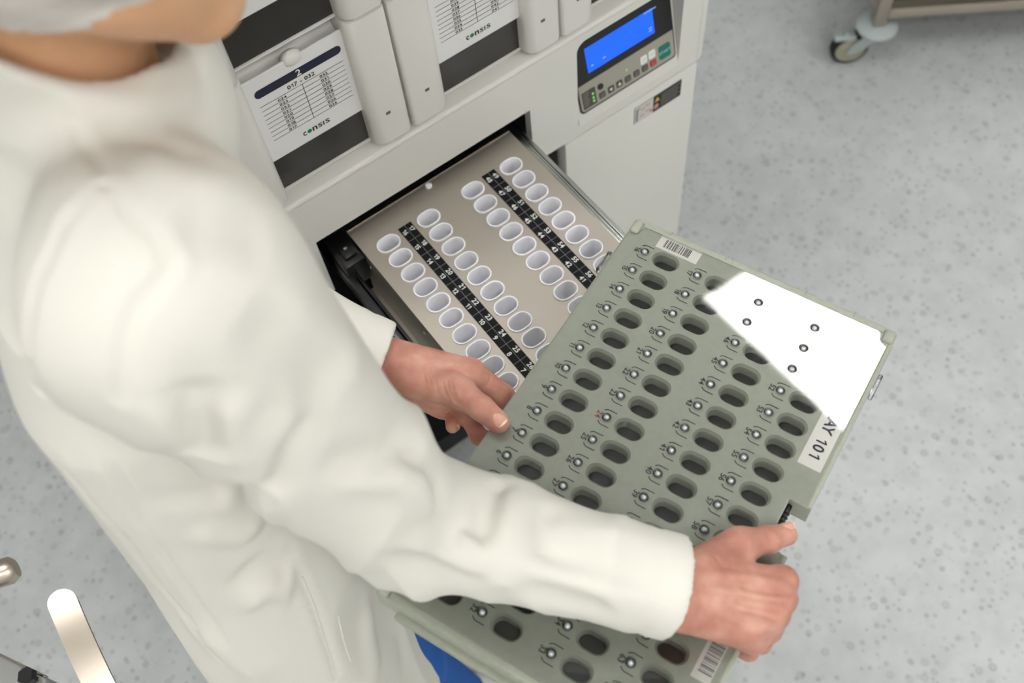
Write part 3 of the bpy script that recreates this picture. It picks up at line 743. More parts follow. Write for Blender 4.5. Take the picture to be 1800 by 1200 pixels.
# gradient noise
_rs = np.random.RandomState(7); _perm = np.concatenate([_rs.permutation(256)]*3); _gr = _rs.randn(256, 3).astype(f32); _gr /= np.linalg.norm(_gr, axis=1)[:, None]
def noise3(P):
    i = np.floor(P).astype(int); q = (P-i).astype(f32); i &= 255; u = q*q*q*(q*(q*6-15)+10); out = 0
    for a in (0, 1):
        for b in (0, 1):
            for c in (0, 1):
                hsh = _perm[_perm[_perm[i[:, 0]+a]+i[:, 1]+b]+i[:, 2]+c]; g_ = _gr[hsh]
                dt = ((q-np.array((a, b, c), f32))*g_).sum(1)
                out = out+dt*(u[:, 0] if a else 1-u[:, 0])*(u[:, 1] if b else 1-u[:, 1])*(u[:, 2] if c else 1-u[:, 2])
    return out
# ---- skeleton (metres; z = 0 is the drawer plate, 0.75 m above the floor)
FW = nrm((0.92, -0.38, 0)); LF = nrm((0.38, 0.92, 0))            # the person's front and left
SR = V(-0.232, -0.316, 0.530); ER = V(-0.1790, -0.3950, 0.2640); WR = V(-0.0505, -0.5305, 0.2050)
SL = V(-0.192, -0.062, 0.458); EL = V(-0.245, -0.035, 0.232); WL = V(-0.1100, -0.2045, 0.1480)
NB = V(-0.203, -0.164, 0.525); NH = V(-0.200, -0.174, 0.68)
HF = nrm((0.80, -0.33, -0.50)); HL = nrm(np.cross((0, 0, 1), HF)); HU = np.cross(HF, HL)
HC_ = V(-0.147, -0.203, 0.720)
hd = lambda f, l, u: HC_+HF*f+HL*l+HU*u
# ---- hands
def hand(wr0, wr1, mcps, chains, thumb, thumb_r, wr_=0.0225, heel=0.0):
    P = []
    w0, w1 = np.array(wr0), np.array(wr1)
    side = nrm(np.array(mcps[3])-np.array(mcps[0]))
    nn_ = nrm(np.cross(np.array(mcps[0])-w1, side))
    up_ = 1.0 if nn_[2] < 0 else -1.0
    P.append(cone(w0, w1, 0.0245, wr_, 0.012, flat=(nn_, 0.78)))
    for i, m in enumerate(mcps):
        st = w1+side*(i-1.5)*0.0085
        P.append(cone(st, m, 0.0165, (0.0112, 0.0114, 0.0106, 0.0096)[i], 0.008))
        P.append(ell(np.array(m)-nn_*up_*0.0035, np.eye(3), (0.0092, 0.0092, 0.0092), 0.006))
    for i in range(3):                                      # webbing of the palm
        a = np.array(mcps[i]); b = np.array(mcps[i+1]); m = (a+b)/2; P.append(cone(w1, m*0.93+w1*0.07, 0.0165, 0.0080, 0.008))
    RR = ((0.0104, 0.0091, 0.0081, 0.0068), (0.0106, 0.0093, 0.0083, 0.0070), (0.0100, 0.0088, 0.0079, 0.0067), (0.0088, 0.0077, 0.0070, 0.0060))
    for i, ch in enumerate(chains):
        pts = [mcps[i]]+ch
        for j in range(len(pts)-1): P.append(cone(pts[j], pts[j+1], RR[i][min(j, 3)]*(1.06 if j == 0 else 1), RR[i][min(j+1, 3)], 0.004 if j else 0.006))
    for j in range(len(thumb)-1): P.append(cone(thumb[j], thumb[j+1], thumb_r[j], thumb_r[j+1], 0.010 if j == 0 else 0.004))
    P.append(cone(w1, thumb[1], 0.0175, 0.0105, 0.012))
    if heel: P.append(cone(w1+side*0.012-nn_*0, np.array(mcps[3])+side*0.004+np.array((0, 0, -0.012)), 0.0165, heel, 0.014))
    return P
RM = [(0.0224, -0.5712, 0.1789), (0.0102, -0.5808, 0.1830), (-0.0033, -0.5843, 0.1830), (-0.0189, -0.5809, 0.1799)]
RC = [[(0.0230, -0.5798, 0.1550), (0.0196, -0.5801, 0.1232), (0.0116, -0.5645, 0.1158), (0.0045, -0.5469, 0.1177)],
      [(0.0090, -0.5855, 0.1561), (0.0056, -0.5858, 0.1243), (-0.0024, -0.5702, 0.1168), (-0.0094, -0.5525, 0.1188)],
      [(-0.0038, -0.5907, 0.1571), (-0.0072, -0.5910, 0.1253), (-0.0152, -0.5754, 0.1178), (-0.0223, -0.5578, 0.1198)],
      [(-0.0180, -0.5905, 0.1600), (-0.0205, -0.5905, 0.1300), (-0.0272, -0.5780, 0.1200), (-0.0342, -0.5620, 0.1215)]]
RT = [(-0.0200, -0.5300, 0.1880), (0.0157, -0.5314, 0.1822), (0.0397, -0.5395, 0.1709), (0.0561, -0.5440, 0.1639)]
LM = [(-0.0517, -0.2608, 0.1450), (-0.0587, -0.2545, 0.1213), (-0.0688, -0.2489, 0.1037), (-0.0803, -0.2433, 0.0923)]
LC = [[(-0.0362, -0.2850, 0.1180), (-0.0330, -0.3000, 0.1020), (-0.0200, -0.3130, 0.1040)],
      [(-0.0514, -0.2733, 0.1053), (-0.0450, -0.2960, 0.0990), (-0.0330, -0.3110, 0.1040)],
      [(-0.0701, -0.2720, 0.0944), (-0.0740, -0.2960, 0.0950), (-0.0660, -0.3140, 0.1050)],
      [(-0.0761, -0.2553, 0.0843), (-0.0823, -0.2652, 0.0890), (-0.0883, -0.2736, 0.0967)]]
LT = [(-0.0980, -0.2400, 0.1500), (-0.0748, -0.2786, 0.1591), (-0.0690, -0.3054, 0.1635), (-0.0652, -0.3231, 0.1607)]
wdir = nrm(WR-ER); ldir = nrm(WL-EL)
rh = hand(WR-0.05*wdir, WR, RM, RC, RT, (0.0155, 0.0125, 0.0106, 0.0090), 0.0225, 0.0125)
lh = hand(WL-0.05*ldir, WL, LM, LC, LT, (0.0150, 0.0128, 0.0108, 0.0098), 0.0200, 0.010)
rh += [cone(ER, WR-0.04*wdir, 0.038, 0.0255, 0.02)]
lh += [cone(EL, WL-0.04*ldir, 0.038, 0.0255, 0.02)]
def near_line(P, L):
    L = np.array(L, f32); best = np.full(len(P), 9.0, f32)
    for i in range(len(L)-1):
        a = L[i]; ab = L[i+1]-a; q = P-a; t = np.clip((q @ ab)/max(1e-9, float(ab @ ab)), 0, 1); w_ = q-t[:, None]*ab
        best = np.minimum(best, (w_*w_).sum(1))
    return np.sqrt(best)
# skin creases and tendons: (height, line on the skin)
LINES_L = [
    (-0.0009, [(-0.0764, -0.3088, 0.1723), (-0.0717, -0.3092, 0.1745), (-0.0663, -0.3076, 0.1750)]),
    (-0.0008, [(-0.0765, -0.3057, 0.1727), (-0.0721, -0.3058, 0.1750), (-0.0673, -0.3050, 0.1753)]),
    (-0.0009, [(-0.0775, -0.2734, 0.1740), (-0.0817, -0.2817, 0.1727), (-0.0829, -0.2880, 0.1699), (-0.0821, -0.2926, 0.1684)]),
    (-0.0009, [(-0.0791, -0.2686, 0.1729), (-0.0832, -0.2769, 0.1725), (-0.0847, -0.2838, 0.1700), (-0.0844, -0.2889, 0.1676)]),
    (-0.0008, [(-0.0822, -0.2651, 0.1724), (-0.0861, -0.2731, 0.1712), (-0.0876, -0.2799, 0.1684)]),
    (-0.0006, [(-0.0858, -0.2597, 0.1717), (-0.0897, -0.2668, 0.1702), (-0.0918, -0.2718, 0.1674)]),
    (-0.0006, [(-0.0895, -0.2562, 0.1710), (-0.0928, -0.2624, 0.1693)]),
    (-0.0010, [(-0.0415, -0.2758, 0.1422), (-0.0466, -0.2790, 0.1400)]),
    (-0.0007, [(-0.0436, -0.2697, 0.1509), (-0.0418, -0.2717, 0.1465), (-0.0395, -0.2732, 0.1425)]),
    (0.0010, [(-0.0952, -0.2159, 0.1732), (-0.0843, -0.2347, 0.1689), (-0.0663, -0.2512, 0.1613), (-0.0522, -0.2638, 0.1580)]),
    (-0.0006, [(-0.0901, -0.2454, 0.1702), (-0.0945, -0.2569, 0.1694)]),
]
LINES_R = [
    (-0.0008, [(0.0392, -0.5387, 0.1837), (0.0404, -0.5426, 0.1826), (0.0410, -0.5462, 0.1805)]),
    (-0.0007, [(0.0364, -0.5376, 0.1850), (0.0370, -0.5416, 0.1837), (0.0376, -0.5452, 0.1817)]),
    (0.0011, [(-0.0303, -0.5392, 0.2200), (-0.0118, -0.5507, 0.2095), (0.0056, -0.5639, 0.2002), (0.0160, -0.5721, 0.1950)]),
    (0.0011, [(-0.0371, -0.5469, 0.2194), (-0.0198, -0.5595, 0.2098), (-0.0039, -0.5740, 0.2010), (0.0052, -0.5818, 0.1974)]),
    (0.0010, [(-0.0431, -0.5542, 0.2160), (-0.0260, -0.5668, 0.2067), (-0.0137, -0.5790, 0.1992), (-0.0080, -0.5852, 0.1967)]),
    (-0.0012, [(-0.0095, -0.5609, 0.2065), (0.0017, -0.5711, 0.2003), (0.0152, -0.5816, 0.1963)]),
    (-0.0012, [(-0.0199, -0.5662, 0.2068), (-0.0078, -0.5784, 0.1996), (0.0045, -0.5890, 0.1951)]),
    (-0.0011, [(-0.0293, -0.5710, 0.2036), (-0.0184, -0.5814, 0.1968), (-0.0118, -0.5902, 0.1923)]),
    (-0.0007, [(-0.0138, -0.5328, 0.2120), (-0.0142, -0.5407, 0.2122), (-0.0079, -0.5467, 0.2082)]),
    (0.0009, [(-0.0435, -0.5581, 0.2130), (-0.0366, -0.5665, 0.2067), (-0.0278, -0.5761, 0.1996)]),
]
def skin_disp(lines):
    def f(P):
        o = 0.0005*noise3(P*90)+0.0007*noise3(P*38+5)
        c_ = P.mean(0); rad_ = float(np.sqrt(((P-c_)**2).sum(1).max()))
        for a, L in lines:
            if len(L) < 2: continue
            w_ = 0.0014 if a < 0 and abs(a) < 0.00105 else 0.0035
            if near_line(c_[None], L)[0] > rad_+4*w_: continue
            o = o+a*(1.7 if w_ > 0.002 else 1.2)*np.exp(-(near_line(P, L)/w_)**2)
        return o
    return f
FR = field(rh, skin_disp(LINES_R)); FL_ = field(lh, skin_disp(LINES_L))
part_r = sdf_mesh(FR, WR+np.array((-0.07, -0.11, -0.11)), WR+np.array((0.13, 0.08, 0.08)), 0.0012, clip=lambda p: (p-WR) @ wdir > -0.045)
part_l = sdf_mesh(FL_, WL+np.array((-0.08, -0.15, -0.10)), WL+np.array((0.12, 0.08, 0.06)), 0.0012, clip=lambda p: (p-WL) @ ldir > -0.045)
# ---- head, neck, trunk and limbs below the clothes
hb = [ell(hd(-0.012, 0, 0.035), (HF, HL, HU), (0.098, 0.077, 0.095), 0.02), ell(hd(0.02, 0, -0.035), (HF, HL, HU), (0.066, 0.060, 0.075), 0.03),
      cone(hd(0.02, 0.045, -0.065), hd(0.072, 0.012, -0.098), 0.022, 0.017, 0.03), cone(hd(0.02, -0.045, -0.065), hd(0.072, -0.012, -0.098), 0.022, 0.017, 0.03),
      ell(hd(0.078, 0, -0.098), (HF, HL, HU), (0.016, 0.018, 0.014), 0.018), cone(hd(0.088, 0, 0.01), hd(0.108, 0, -0.022), 0.008, 0.012, 0.014),
      cone(hd(0.097, -0.014, -0.030), hd(0.097, 0.014, -0.030), 0.008, 0.008, 0.006),
      cone(hd(0.087, -0.016, -0.054), hd(0.087, 0.016, -0.054), 0.006, 0.006, 0.010), cone(hd(0.084, -0.014, -0.065), hd(0.084, 0.014, -0.065), 0.007, 0.007, 0.008),
      cone(hd(0.082, -0.045, 0.012), hd(0.088, -0.015, 0.016), 0.010, 0.008, 0.012), cone(hd(0.082, 0.045, 0.012), hd(0.088, 0.015, 0.016), 0.010, 0.008, 0.012),
      ell(hd(0.083, -0.032, -0.004), (HF, HL, HU), (0.012, 0.013, 0.009), 0.004), ell(hd(0.083, 0.032, -0.004), (HF, HL, HU), (0.012, 0.013, 0.009), 0.004),
      ell(hd(-0.012, -0.078, -0.012), (HF, HL, HU), (0.016, 0.008, 0.030), 0.008), ell(hd(-0.012, 0.078, -0.012), (HF, HL, HU), (0.016, 0.008, 0.030), 0.008),
      cone(NB-V(0.01, 0, 0.03), NH, 0.050, 0.047, 0.025)]
tb_ = [cone((-0.225, -0.17, 0.47), (-0.255, -0.20, 0.22), 0.05, 0.065, 0.03), cone((-0.255, -0.20, 0.22), (-0.285, -0.22, 0.0), 0.065, 0.075, 0.03),
       cone(SR*0.85+NB*0.15, SL*0.8+NB*0.2, 0.035, 0.032, 0.03), cone(SR, ER, 0.045, 0.038, 0.03), cone(ER, WR-0.03*wdir, 0.038, 0.026, 0.02), cone(SL, EL, 0.036, 0.036, 0.02), cone(EL, WL-0.03*ldir, 0.038, 0.026, 0.02)]
part_h = sdf_mesh(field(hb+tb_), (-0.34, -0.58, -0.10), (0.02, 0.06, 0.80), 0.0035, clip=lambda p: ((p-WR) @ wdir < -0.035) & ((p-WL) @ ldir < -0.035) | (p[:, 2] > 0.3))
person = link('person', np_mesh('person', [part_r, part_l, part_h]), M_skin)
tag(person, 'person in white lab coat and hair net bending over the tray they hold', 'person')
# ---- finger nails
def nail(c, along, normal, L, W, tip=True):
    al = Vector(along).normalized(); nn_ = Vector(normal); nn_ = (nn_-al*nn_.dot(al)).normalized(); sd_ = al.cross(nn_)
    vs = []; fs = []; nu, nv = 9, 9
    for j in range(nv):
        for i in range(nu):
            u = -1+2*i/(nu-1); v = -1+2*j/(nv-1); uu = u*(1-0.18*max(0, v)**3*abs(u)); ed = 1-0.28*abs(u)**3
            vs.append(Vector(c)+al*(v*L/2*ed)+sd_*(uu*W/2)+nn_*(0.0009-0.0032*(u*u)*(W/0.011)-0.0010*v*v))
    for j in range(nv-1):
        for i in range(nu-1): a = j*nu+i; fs.append((a, a+1, a+nu+1, a+nu))
    k = MB(); k.add(vs, fs); k.mi = [1 if (q[0]//nu) >= nv-2 else 0 for q in fs]
    return link('finger_nail', k.mesh('finger_nail'), [M_nail, M_nailtip], person, 80)
def nail_on(p0, p1, normal, r, L, W, back=0.2):
    p0, p1 = Vector(p0), Vector(p1); al = (p1-p0).normalized(); n_ = Vector(normal); n_ = (n_-al*n_.dot(al)).normalized()
    return nail(p1+n_*r-al*L*back, al, n_-al*0.0, L, W)
nail_on(LT[2], LT[3], (0.05, -0.10, 0.95), 0.0096, 0.0135, 0.0125, 0.0)
nail_on(RT[2], RT[3], (0.15, 0.45, 0.6), 0.0092, 0.0120, 0.0110, 0.0)
nail_on(LC[3][1], LC[3][2], (-0.2, -0.6, 0.45), 0.0064, 0.0085, 0.0080, 0.0)
# ---- lab coat
def loft(rows, k=0.04, p=2.3):
    R_ = np.array(rows, f32); zs = R_[:, 0]
    def fn(P):
        z = np.clip(P[:, 2], zs[0], zs[-1]); cx = np.interp(z, zs, R_[:, 1]); cy = np.interp(z, zs, R_[:, 2]); a = np.interp(z, zs, R_[:, 3]); b = np.interp(z, zs, R_[:, 4])
        dx = P[:, 0]-cx; dy = P[:, 1]-cy; u = dx*FW[0]+dy*FW[1]; v = dx*LF[0]+dy*LF[1]
        q = ((np.abs(u)/a)**p+(np.abs(v)/b)**p)**(1/p)+1e-5; d = np.sqrt(u*u+v*v)*(1-1/q); d = np.where(q < 0.3, -np.minimum(a, b)*(1-q), d)
        return np.maximum(np.maximum(d, P[:, 2]-zs[-1]), zs[0]-P[:, 2])
    return Prim(fn, (-0.27, -0.2, (zs[0]+zs[-1])/2), 0.62, k)
torso = loft([(-0.42, -0.290, -0.245, 0.106, 0.210), (-0.30, -0.287, -0.240, 0.103, 0.196), (-0.20, -0.285, -0.235, 0.102, 0.185), (-0.05, -0.283, -0.225, 0.101, 0.172), (0.06, -0.276, -0.216, 0.097, 0.160),
              (0.18, -0.261, -0.205, 0.098, 0.146), (0.30, -0.256, -0.200, 0.092, 0.136), (0.42, -0.252, -0.195, 0.080, 0.134), (0.49, -0.238, -0.188, 0.066, 0.122), (0.545, -0.215, -0.175, 0.050, 0.085), (0.565, -0.205, -0.17, 0.04, 0.06)])
nax = nrm((0.66, -0.27, 0.70))
nck = nrm(NH-NB); CT = NB+nck*0.088
coat_p = [torso,
          cone(SR, ER, 0.064, 0.0480, 0.022), cone(ER, WR, 0.0475, 0.0395, 0.018, cut=True),
          cone(SL, EL, 0.052, 0.058, 0.04), cone(EL, WL, 0.058, 0.0375, 0.035, cut=True),
          cone(SR, NB-V(0, 0, 0.02), 0.058, 0.05, 0.05), cone(SL, NB-V(0, 0, 0.02), 0.052, 0.05, 0.05),
          cone(NB-nck*0.015, CT, 0.071, 0.0655, 0.025, cut=True, cutn=nax),
          cone(NB+nck*0.025, NB+nck*0.20, 0.0560, 0.0560, 0.004, sub=True),
          cone(WR-wdir*0.02, WR+wdir*0.05, 0.0315, 0.0315, 0.003, sub=True), cone(WL-ldir*0.02, WL+ldir*0.05, 0.0305, 0.0305, 0.003, sub=True)]
def arm_coord(P, A, B):
    ab = B-A; L = float(np.sqrt(ab @ ab)); d = ab/L; q = P-A; t = q @ d; w_ = q-t[:, None]*d; return t/L, np.sqrt((w_*w_).sum(1)), w_
# creases, seams and pocket of the coat: (height, width, line on the cloth)
FOLDS = [
    (0.0035, 0.007, [(-0.179, -0.421, 0.368), (-0.158, -0.447, 0.294), (-0.132, -0.477, 0.277), (-0.116, -0.495, 0.268), (-0.091, -0.521, 0.254), (-0.062, -0.552, 0.237)]),
    (-0.0040, 0.010, [(-0.113, -0.410, 0.271), (-0.138, -0.430, 0.296), (-0.152, -0.442, 0.296), (-0.159, -0.456, 0.287)]),
    (0.0030, 0.011, [(-0.108, -0.424, 0.273), (-0.132, -0.440, 0.291), (-0.144, -0.453, 0.290), (-0.149, -0.466, 0.282)]),
    (-0.0028, 0.010, [(-0.096, -0.442, 0.270), (-0.112, -0.456, 0.281), (-0.119, -0.469, 0.280), (-0.123, -0.483, 0.274)]),
    (0.0035, 0.010, [(-0.182, -0.408, 0.409), (-0.172, -0.415, 0.374), (-0.166, -0.424, 0.340)]),
    (-0.0040, 0.012, [(-0.173, -0.403, 0.406), (-0.162, -0.412, 0.361), (-0.155, -0.420, 0.326)]),
    (-0.0035, 0.012, [(-0.217, -0.403, 0.450), (-0.180, -0.406, 0.413), (-0.162, -0.397, 0.397)]),
    (0.0035, 0.010, [(-0.212, -0.409, 0.425), (-0.185, -0.414, 0.397), (-0.165, -0.417, 0.357)]),
    (-0.0090, 0.013, [(-0.247, -0.384, 0.555), (-0.254, -0.387, 0.530), (-0.262, -0.383, 0.488)]),
    (0.0060, 0.013, [(-0.256, -0.382, 0.554), (-0.262, -0.384, 0.529), (-0.266, -0.381, 0.494)]),
    (0.0050, 0.014, [(-0.236, -0.389, 0.541), (-0.246, -0.391, 0.512), (-0.258, -0.385, 0.474)]),
    (0.0050, 0.012, [(-0.214, -0.392, 0.509), (-0.233, -0.395, 0.486), (-0.254, -0.389, 0.448)]),
    (-0.0045, 0.012, [(-0.211, -0.394, 0.490), (-0.228, -0.398, 0.468), (-0.246, -0.396, 0.435)]),
    (0.0045, 0.012, [(-0.202, -0.430, 0.344), (-0.182, -0.442, 0.305), (-0.161, -0.461, 0.282)]),
    (-0.0040, 0.010, [(-0.213, -0.429, 0.334), (-0.190, -0.445, 0.296), (-0.169, -0.465, 0.275)]),
    (-0.0040, 0.010, [(-0.154, -0.476, 0.272), (-0.127, -0.503, 0.256), (-0.102, -0.529, 0.240)]),
    (0.0040, 0.012, [(-0.308, -0.323, 0.347), (-0.278, -0.332, 0.326), (-0.239, -0.399, 0.440)]),
    (-0.0040, 0.012, [(-0.310, -0.320, 0.370), (-0.280, -0.329, 0.353), (-0.247, -0.394, 0.450)]),
    (0.0040, 0.014, [(-0.307, -0.325, 0.322), (-0.282, -0.334, 0.292), (-0.263, -0.334, 0.282)]),
    (0.0045, 0.014, [(-0.317, -0.338, 0.197), (-0.289, -0.345, 0.203), (-0.279, -0.349, 0.176)]),
    (-0.0040, 0.014, [(-0.311, -0.334, 0.236), (-0.287, -0.341, 0.234), (-0.270, -0.345, 0.200)]),
    (0.0035, 0.012, [(-0.242, -0.344, 0.045), (-0.258, -0.363, -0.000), (-0.273, -0.378, -0.049)]),
    (-0.0035, 0.012, [(-0.222, -0.434, 0.282), (-0.232, -0.347, -0.101), (-0.250, -0.372, -0.145)]),
    (0.0035, 0.012, [(-0.355, -0.319, 0.162), (-0.350, -0.343, 0.110), (-0.343, -0.358, 0.072)]),
    (-0.0025, 0.012, [(-0.205, -0.254, 0.583), (-0.189, -0.271, 0.579), (-0.184, -0.296, 0.584)]),
    (0.0030, 0.016, [(-0.213, -0.291, 0.598), (-0.198, -0.318, 0.595), (-0.178, -0.328, 0.579)]),
    (-0.0030, 0.016, [(-0.212, -0.332, 0.600), (-0.193, -0.343, 0.587), (-0.179, -0.351, 0.568)]),
    (0.0030, 0.018, [(-0.244, -0.231, 0.583), (-0.242, -0.282, 0.596), (-0.238, -0.318, 0.604)]),
    (-0.0040, 0.016, [(-0.212, -0.376, 0.568), (-0.196, -0.383, 0.530), (-0.184, -0.386, 0.476)]),
    (0.0040, 0.016, [(-0.198, -0.374, 0.560), (-0.183, -0.377, 0.515), (-0.168, -0.377, 0.458)]),
]
SEAMS = [
    [(-0.223, -0.238, 0.589), (-0.224, -0.252, 0.586), (-0.225, -0.280, 0.596), (-0.227, -0.303, 0.603), (-0.226, -0.320, 0.604), (-0.224, -0.334, 0.601), (-0.222, -0.348, 0.596)],
    [(-0.230, -0.302, 0.603), (-0.243, -0.306, 0.602), (-0.256, -0.306, 0.599), (-0.267, -0.312, 0.595), (-0.279, -0.314, 0.587), (-0.287, -0.320, 0.579), (-0.297, -0.321, 0.566), (-0.301, -0.327, 0.554), (-0.317, -0.280, 0.474)],
    [(-0.224, -0.352, 0.594), (-0.237, -0.356, 0.592), (-0.249, -0.358, 0.588), (-0.262, -0.365, 0.577), (-0.269, -0.368, 0.567), (-0.276, -0.370, 0.555)],
    [(-0.336, -0.289, 0.423), (-0.339, -0.293, 0.381), (-0.341, -0.296, 0.355), (-0.342, -0.298, 0.325), (-0.348, -0.298, 0.278), (-0.355, -0.300, 0.229), (-0.357, -0.306, 0.192), (-0.359, -0.315, 0.160), (-0.360, -0.325, 0.133), (-0.361, -0.335, 0.105)],
    [(-0.249, -0.395, 0.428), (-0.253, -0.392, 0.389), (-0.262, -0.340, 0.230), (-0.269, -0.346, 0.183), (-0.276, -0.355, 0.135), (-0.283, -0.362, 0.100), (-0.290, -0.369, 0.062), (-0.298, -0.377, 0.023)],
    [(-0.313, -0.313, 0.423), (-0.317, -0.315, 0.390), (-0.322, -0.315, 0.353), (-0.327, -0.314, 0.316), (-0.332, -0.316, 0.279), (-0.336, -0.319, 0.244), (-0.341, -0.322, 0.205), (-0.344, -0.328, 0.170), (-0.347, -0.336, 0.139)],
]
POCKET = [(-0.230, -0.415, 0.371), (-0.242, -0.407, 0.349), (-0.253, -0.346, 0.146), (-0.265, -0.356, 0.099), (-0.273, -0.364, 0.063), (-0.281, -0.372, 0.027)]
def fade(P, L):
    """1 in the middle of a line, 0 at both ends"""
    a = np.array(L[0], f32); b = np.array(L[-1], f32); ab = b-a; t = np.clip(((P-a) @ ab)/max(1e-9, float(ab @ ab)), 0, 1); return np.clip(np.minimum(t, 1-t)*4+0.15, 0, 1)
def ridged(x): return np.maximum(0, 1-np.abs(x)*2.6)**2-0.25
ridge_dir = nrm((-0.35, -0.45, 0.60)); under_dir = nrm((-0.55, -0.65, -0.30))
def coat_disp(P):
    o = np.zeros(len(P), f32)
    damp = np.ones(len(P), f32)
    for A, B in ((ER, WR), (EL, WL)):
        t, r, w_ = arm_coord(P, A, B); damp *= np.where((t > 0.70) & (t < 1.2) & (r < 0.06), np.clip((0.97-t)/0.27, 0, 1)*0.85+0.0, 1)
    dn = np.linalg.norm(P-CT, axis=1); damp *= np.clip((dn-0.06)/0.06, 0.12, 1)
    # long hanging folds on the trunk and skirt
    o += 0.0060*noise3(P*np.array((11, 11, 2.4), f32))
    o += 0.0060*ridged(noise3(P*np.array((9, 9, 3.0), f32)+3))*np.clip(0.75-P[:, 2]*1.2, 0.25, 1)
    # drag folds round the elbows, running across each sleeve
    for A, B, s_ in ((SR, ER, 0.0065), (ER, WR, 0.0065), (SL, EL, 0.005), (EL, WL, 0.004)):
        t, r, w_ = arm_coord(P, A, B); m = np.clip(1-np.abs(r-0.055)/0.035, 0, 1)*np.clip(np.minimum(t+0.15, 1.02-t)*6, 0, 1)
        tw = w_ @ np.array((0.5, -0.4, 0.6), f32)
        o += m*s_*ridged(noise3(np.stack([t*3.6+tw*14, tw*7, r*3], 1)))
    # crease pressed along the lower side of the right forearm
    t, r, w_ = arm_coord(P, ER, WR); cs = (w_ @ ridge_dir.astype(f32))/(r+1e-5); un = (w_ @ under_dir.astype(f32))/(r+1e-5)
    m = np.clip((t-0.05)*4, 0, 1)*(t < 1.05)*(r < 0.085)
    o2 = (0.15+0.85*damp)*m*(0.0042*np.exp(-((1-cs)/0.035)**1.0)-0.0045*np.clip(un-0.55, 0, 0.4)/0.4)
    c_ = P.mean(0); rad_ = float(np.sqrt(((P-c_)**2).sum(1).max()))
    for amp, wdt, L in FOLDS:
        if near_line(c_[None], L)[0] > rad_+3.2*wdt: continue
        d_ = near_line(P, L); o2 = o2+2.0*amp*np.exp(-(d_/wdt)**2)*fade(P, L)*(0.12+0.88*damp)
    for L in SEAMS:
        if near_line(c_[None], L)[0] > rad_+0.03: continue
        d_ = near_line(P, L); o2 = o2-0.0022*np.exp(-(d_/0.0035)**2)+0.0010*np.exp(-((d_-0.007)/0.004)**2)
    for B, d_ in ((WR, wdir), (WL, ldir)):                      # stitched hem of each cuff
        s_ = (B-P) @ d_.astype(f32); r_ = np.sqrt(((P-B)**2).sum(1)); o2 = o2-0.0009*np.exp(-((s_-0.022)/0.003)**2)*(r_ < 0.07)
    return o*damp+o2
FC = field(coat_p, coat_disp)
coat = link('lab_coat', np_mesh('lab_coat', [sdf_mesh(FC, (-0.56, -0.62, -0.47), (0.02, 0.08, 0.66), 0.0032)]), M_coat, person)
tag(coat, 'white cotton lab coat with stand-up collar')
def on_coat(P):
    P = np.array(P, f32)
    for _ in range(4):
        d = FC(P); g_ = np.stack([(FC(P+np.array(e_, f32)*0.002)-d)/0.002 for e_ in np.eye(3)], 1); n_ = g_/(np.linalg.norm(g_, axis=1)[:, None]+1e-6); P = P-n_*np.clip(d, -0.02, 0.02)[:, None]
    return P, n_
def resample(L, st=0.006):
    L = np.array(L, float); out = []
    for i in range(len(L)-1):
        k = max(1, int(np.linalg.norm(L[i+1]-L[i])/st)); out += [L[i]+(L[i+1]-L[i])*j/k for j in range(k)]
    return out+[L[-1]]
def stitch(name, L, r=0.0009):
    P, n_ = on_coat(resample(L)); return MB().tube([tuple(p) for p in P+n_*0.0003], r, 6).build(name, M_coat, person, 80)
stitch('seam', SEAMS[3]); stitch('seam', [q for q in SEAMS[4] if q[2] < 0.2])
# edge of the patch pocket
stitch('pocket_edge', [q for q in POCKET if q[2] < 0.12], 0.0012)
# ---- hair net cap and hair
net_p = [ell(hd(-0.022, 0, 0.015), (HF, HL, HU), (0.112, 0.098, 0.138), 0.02), cone(hd(-0.02, 0.075, -0.005), hd(-0.10, 0.02, -0.02), 0.022, 0.024, 0.03), cone(hd(-0.02, -0.075, -0.005), hd(-0.10, -0.02, -0.02), 0.022, 0.024, 0.03)]
def net_disp(P): return 0.007*noise3(P*26)+0.004*noise3(P*60)
net = link('hair_net', np_mesh('hair_net', [sdf_mesh(field(net_p, net_disp), HC_-0.2, HC_+0.2, 0.005, clip=lambda p: ((p-HC_) @ HU > -0.088+0.80*np.maximum((p-HC_) @ HF-0.000, 0)) & (((p-HC_) @ HF < 0.06) | ((p-HC_) @ HU > 0.05)))]), M_net, person)
# ---- trousers and shoes
legs = [cone((-0.30, -0.285, -0.02), (-0.262, -0.295, -0.34), 0.080, 0.064, 0.02), cone((-0.262, -0.295, -0.34), (-0.222, -0.305, -0.69), 0.062, 0.054, 0.02),
        cone((-0.29, -0.155, -0.02), (-0.295, -0.145, -0.34), 0.080, 0.064, 0.02), cone((-0.295, -0.145, -0.34), (-0.31, -0.14, -0.69), 0.062, 0.052, 0.02)]
link('trousers', np_mesh('trousers', [sdf_mesh(field(legs, lambda P: 0.004*noise3(P*np.array((14, 14, 5), f32))), (-0.42, -0.45, -0.76), (-0.16, -0.03, 0.08), 0.007)]), M_blue, person)
for cx, cy in ((-0.20, -0.315), (-0.28, -0.15)):
    sh = field([cone((cx-0.06, cy+0.025, FZ+0.042), (cx+0.11, cy-0.045, FZ+0.036), 0.042, 0.034, 0.02, flat=((0, 0, 1), 0.9))])
    v, q = sdf_mesh(sh, (cx-0.13, cy-0.13, FZ-0.01), (cx+0.18, cy+0.11, FZ+0.12), 0.006); v[:, 2] = np.maximum(v[:, 2], FZ+0.001)
    link('shoe', np_mesh('shoe', [(v, q)]), M_shoe, person)

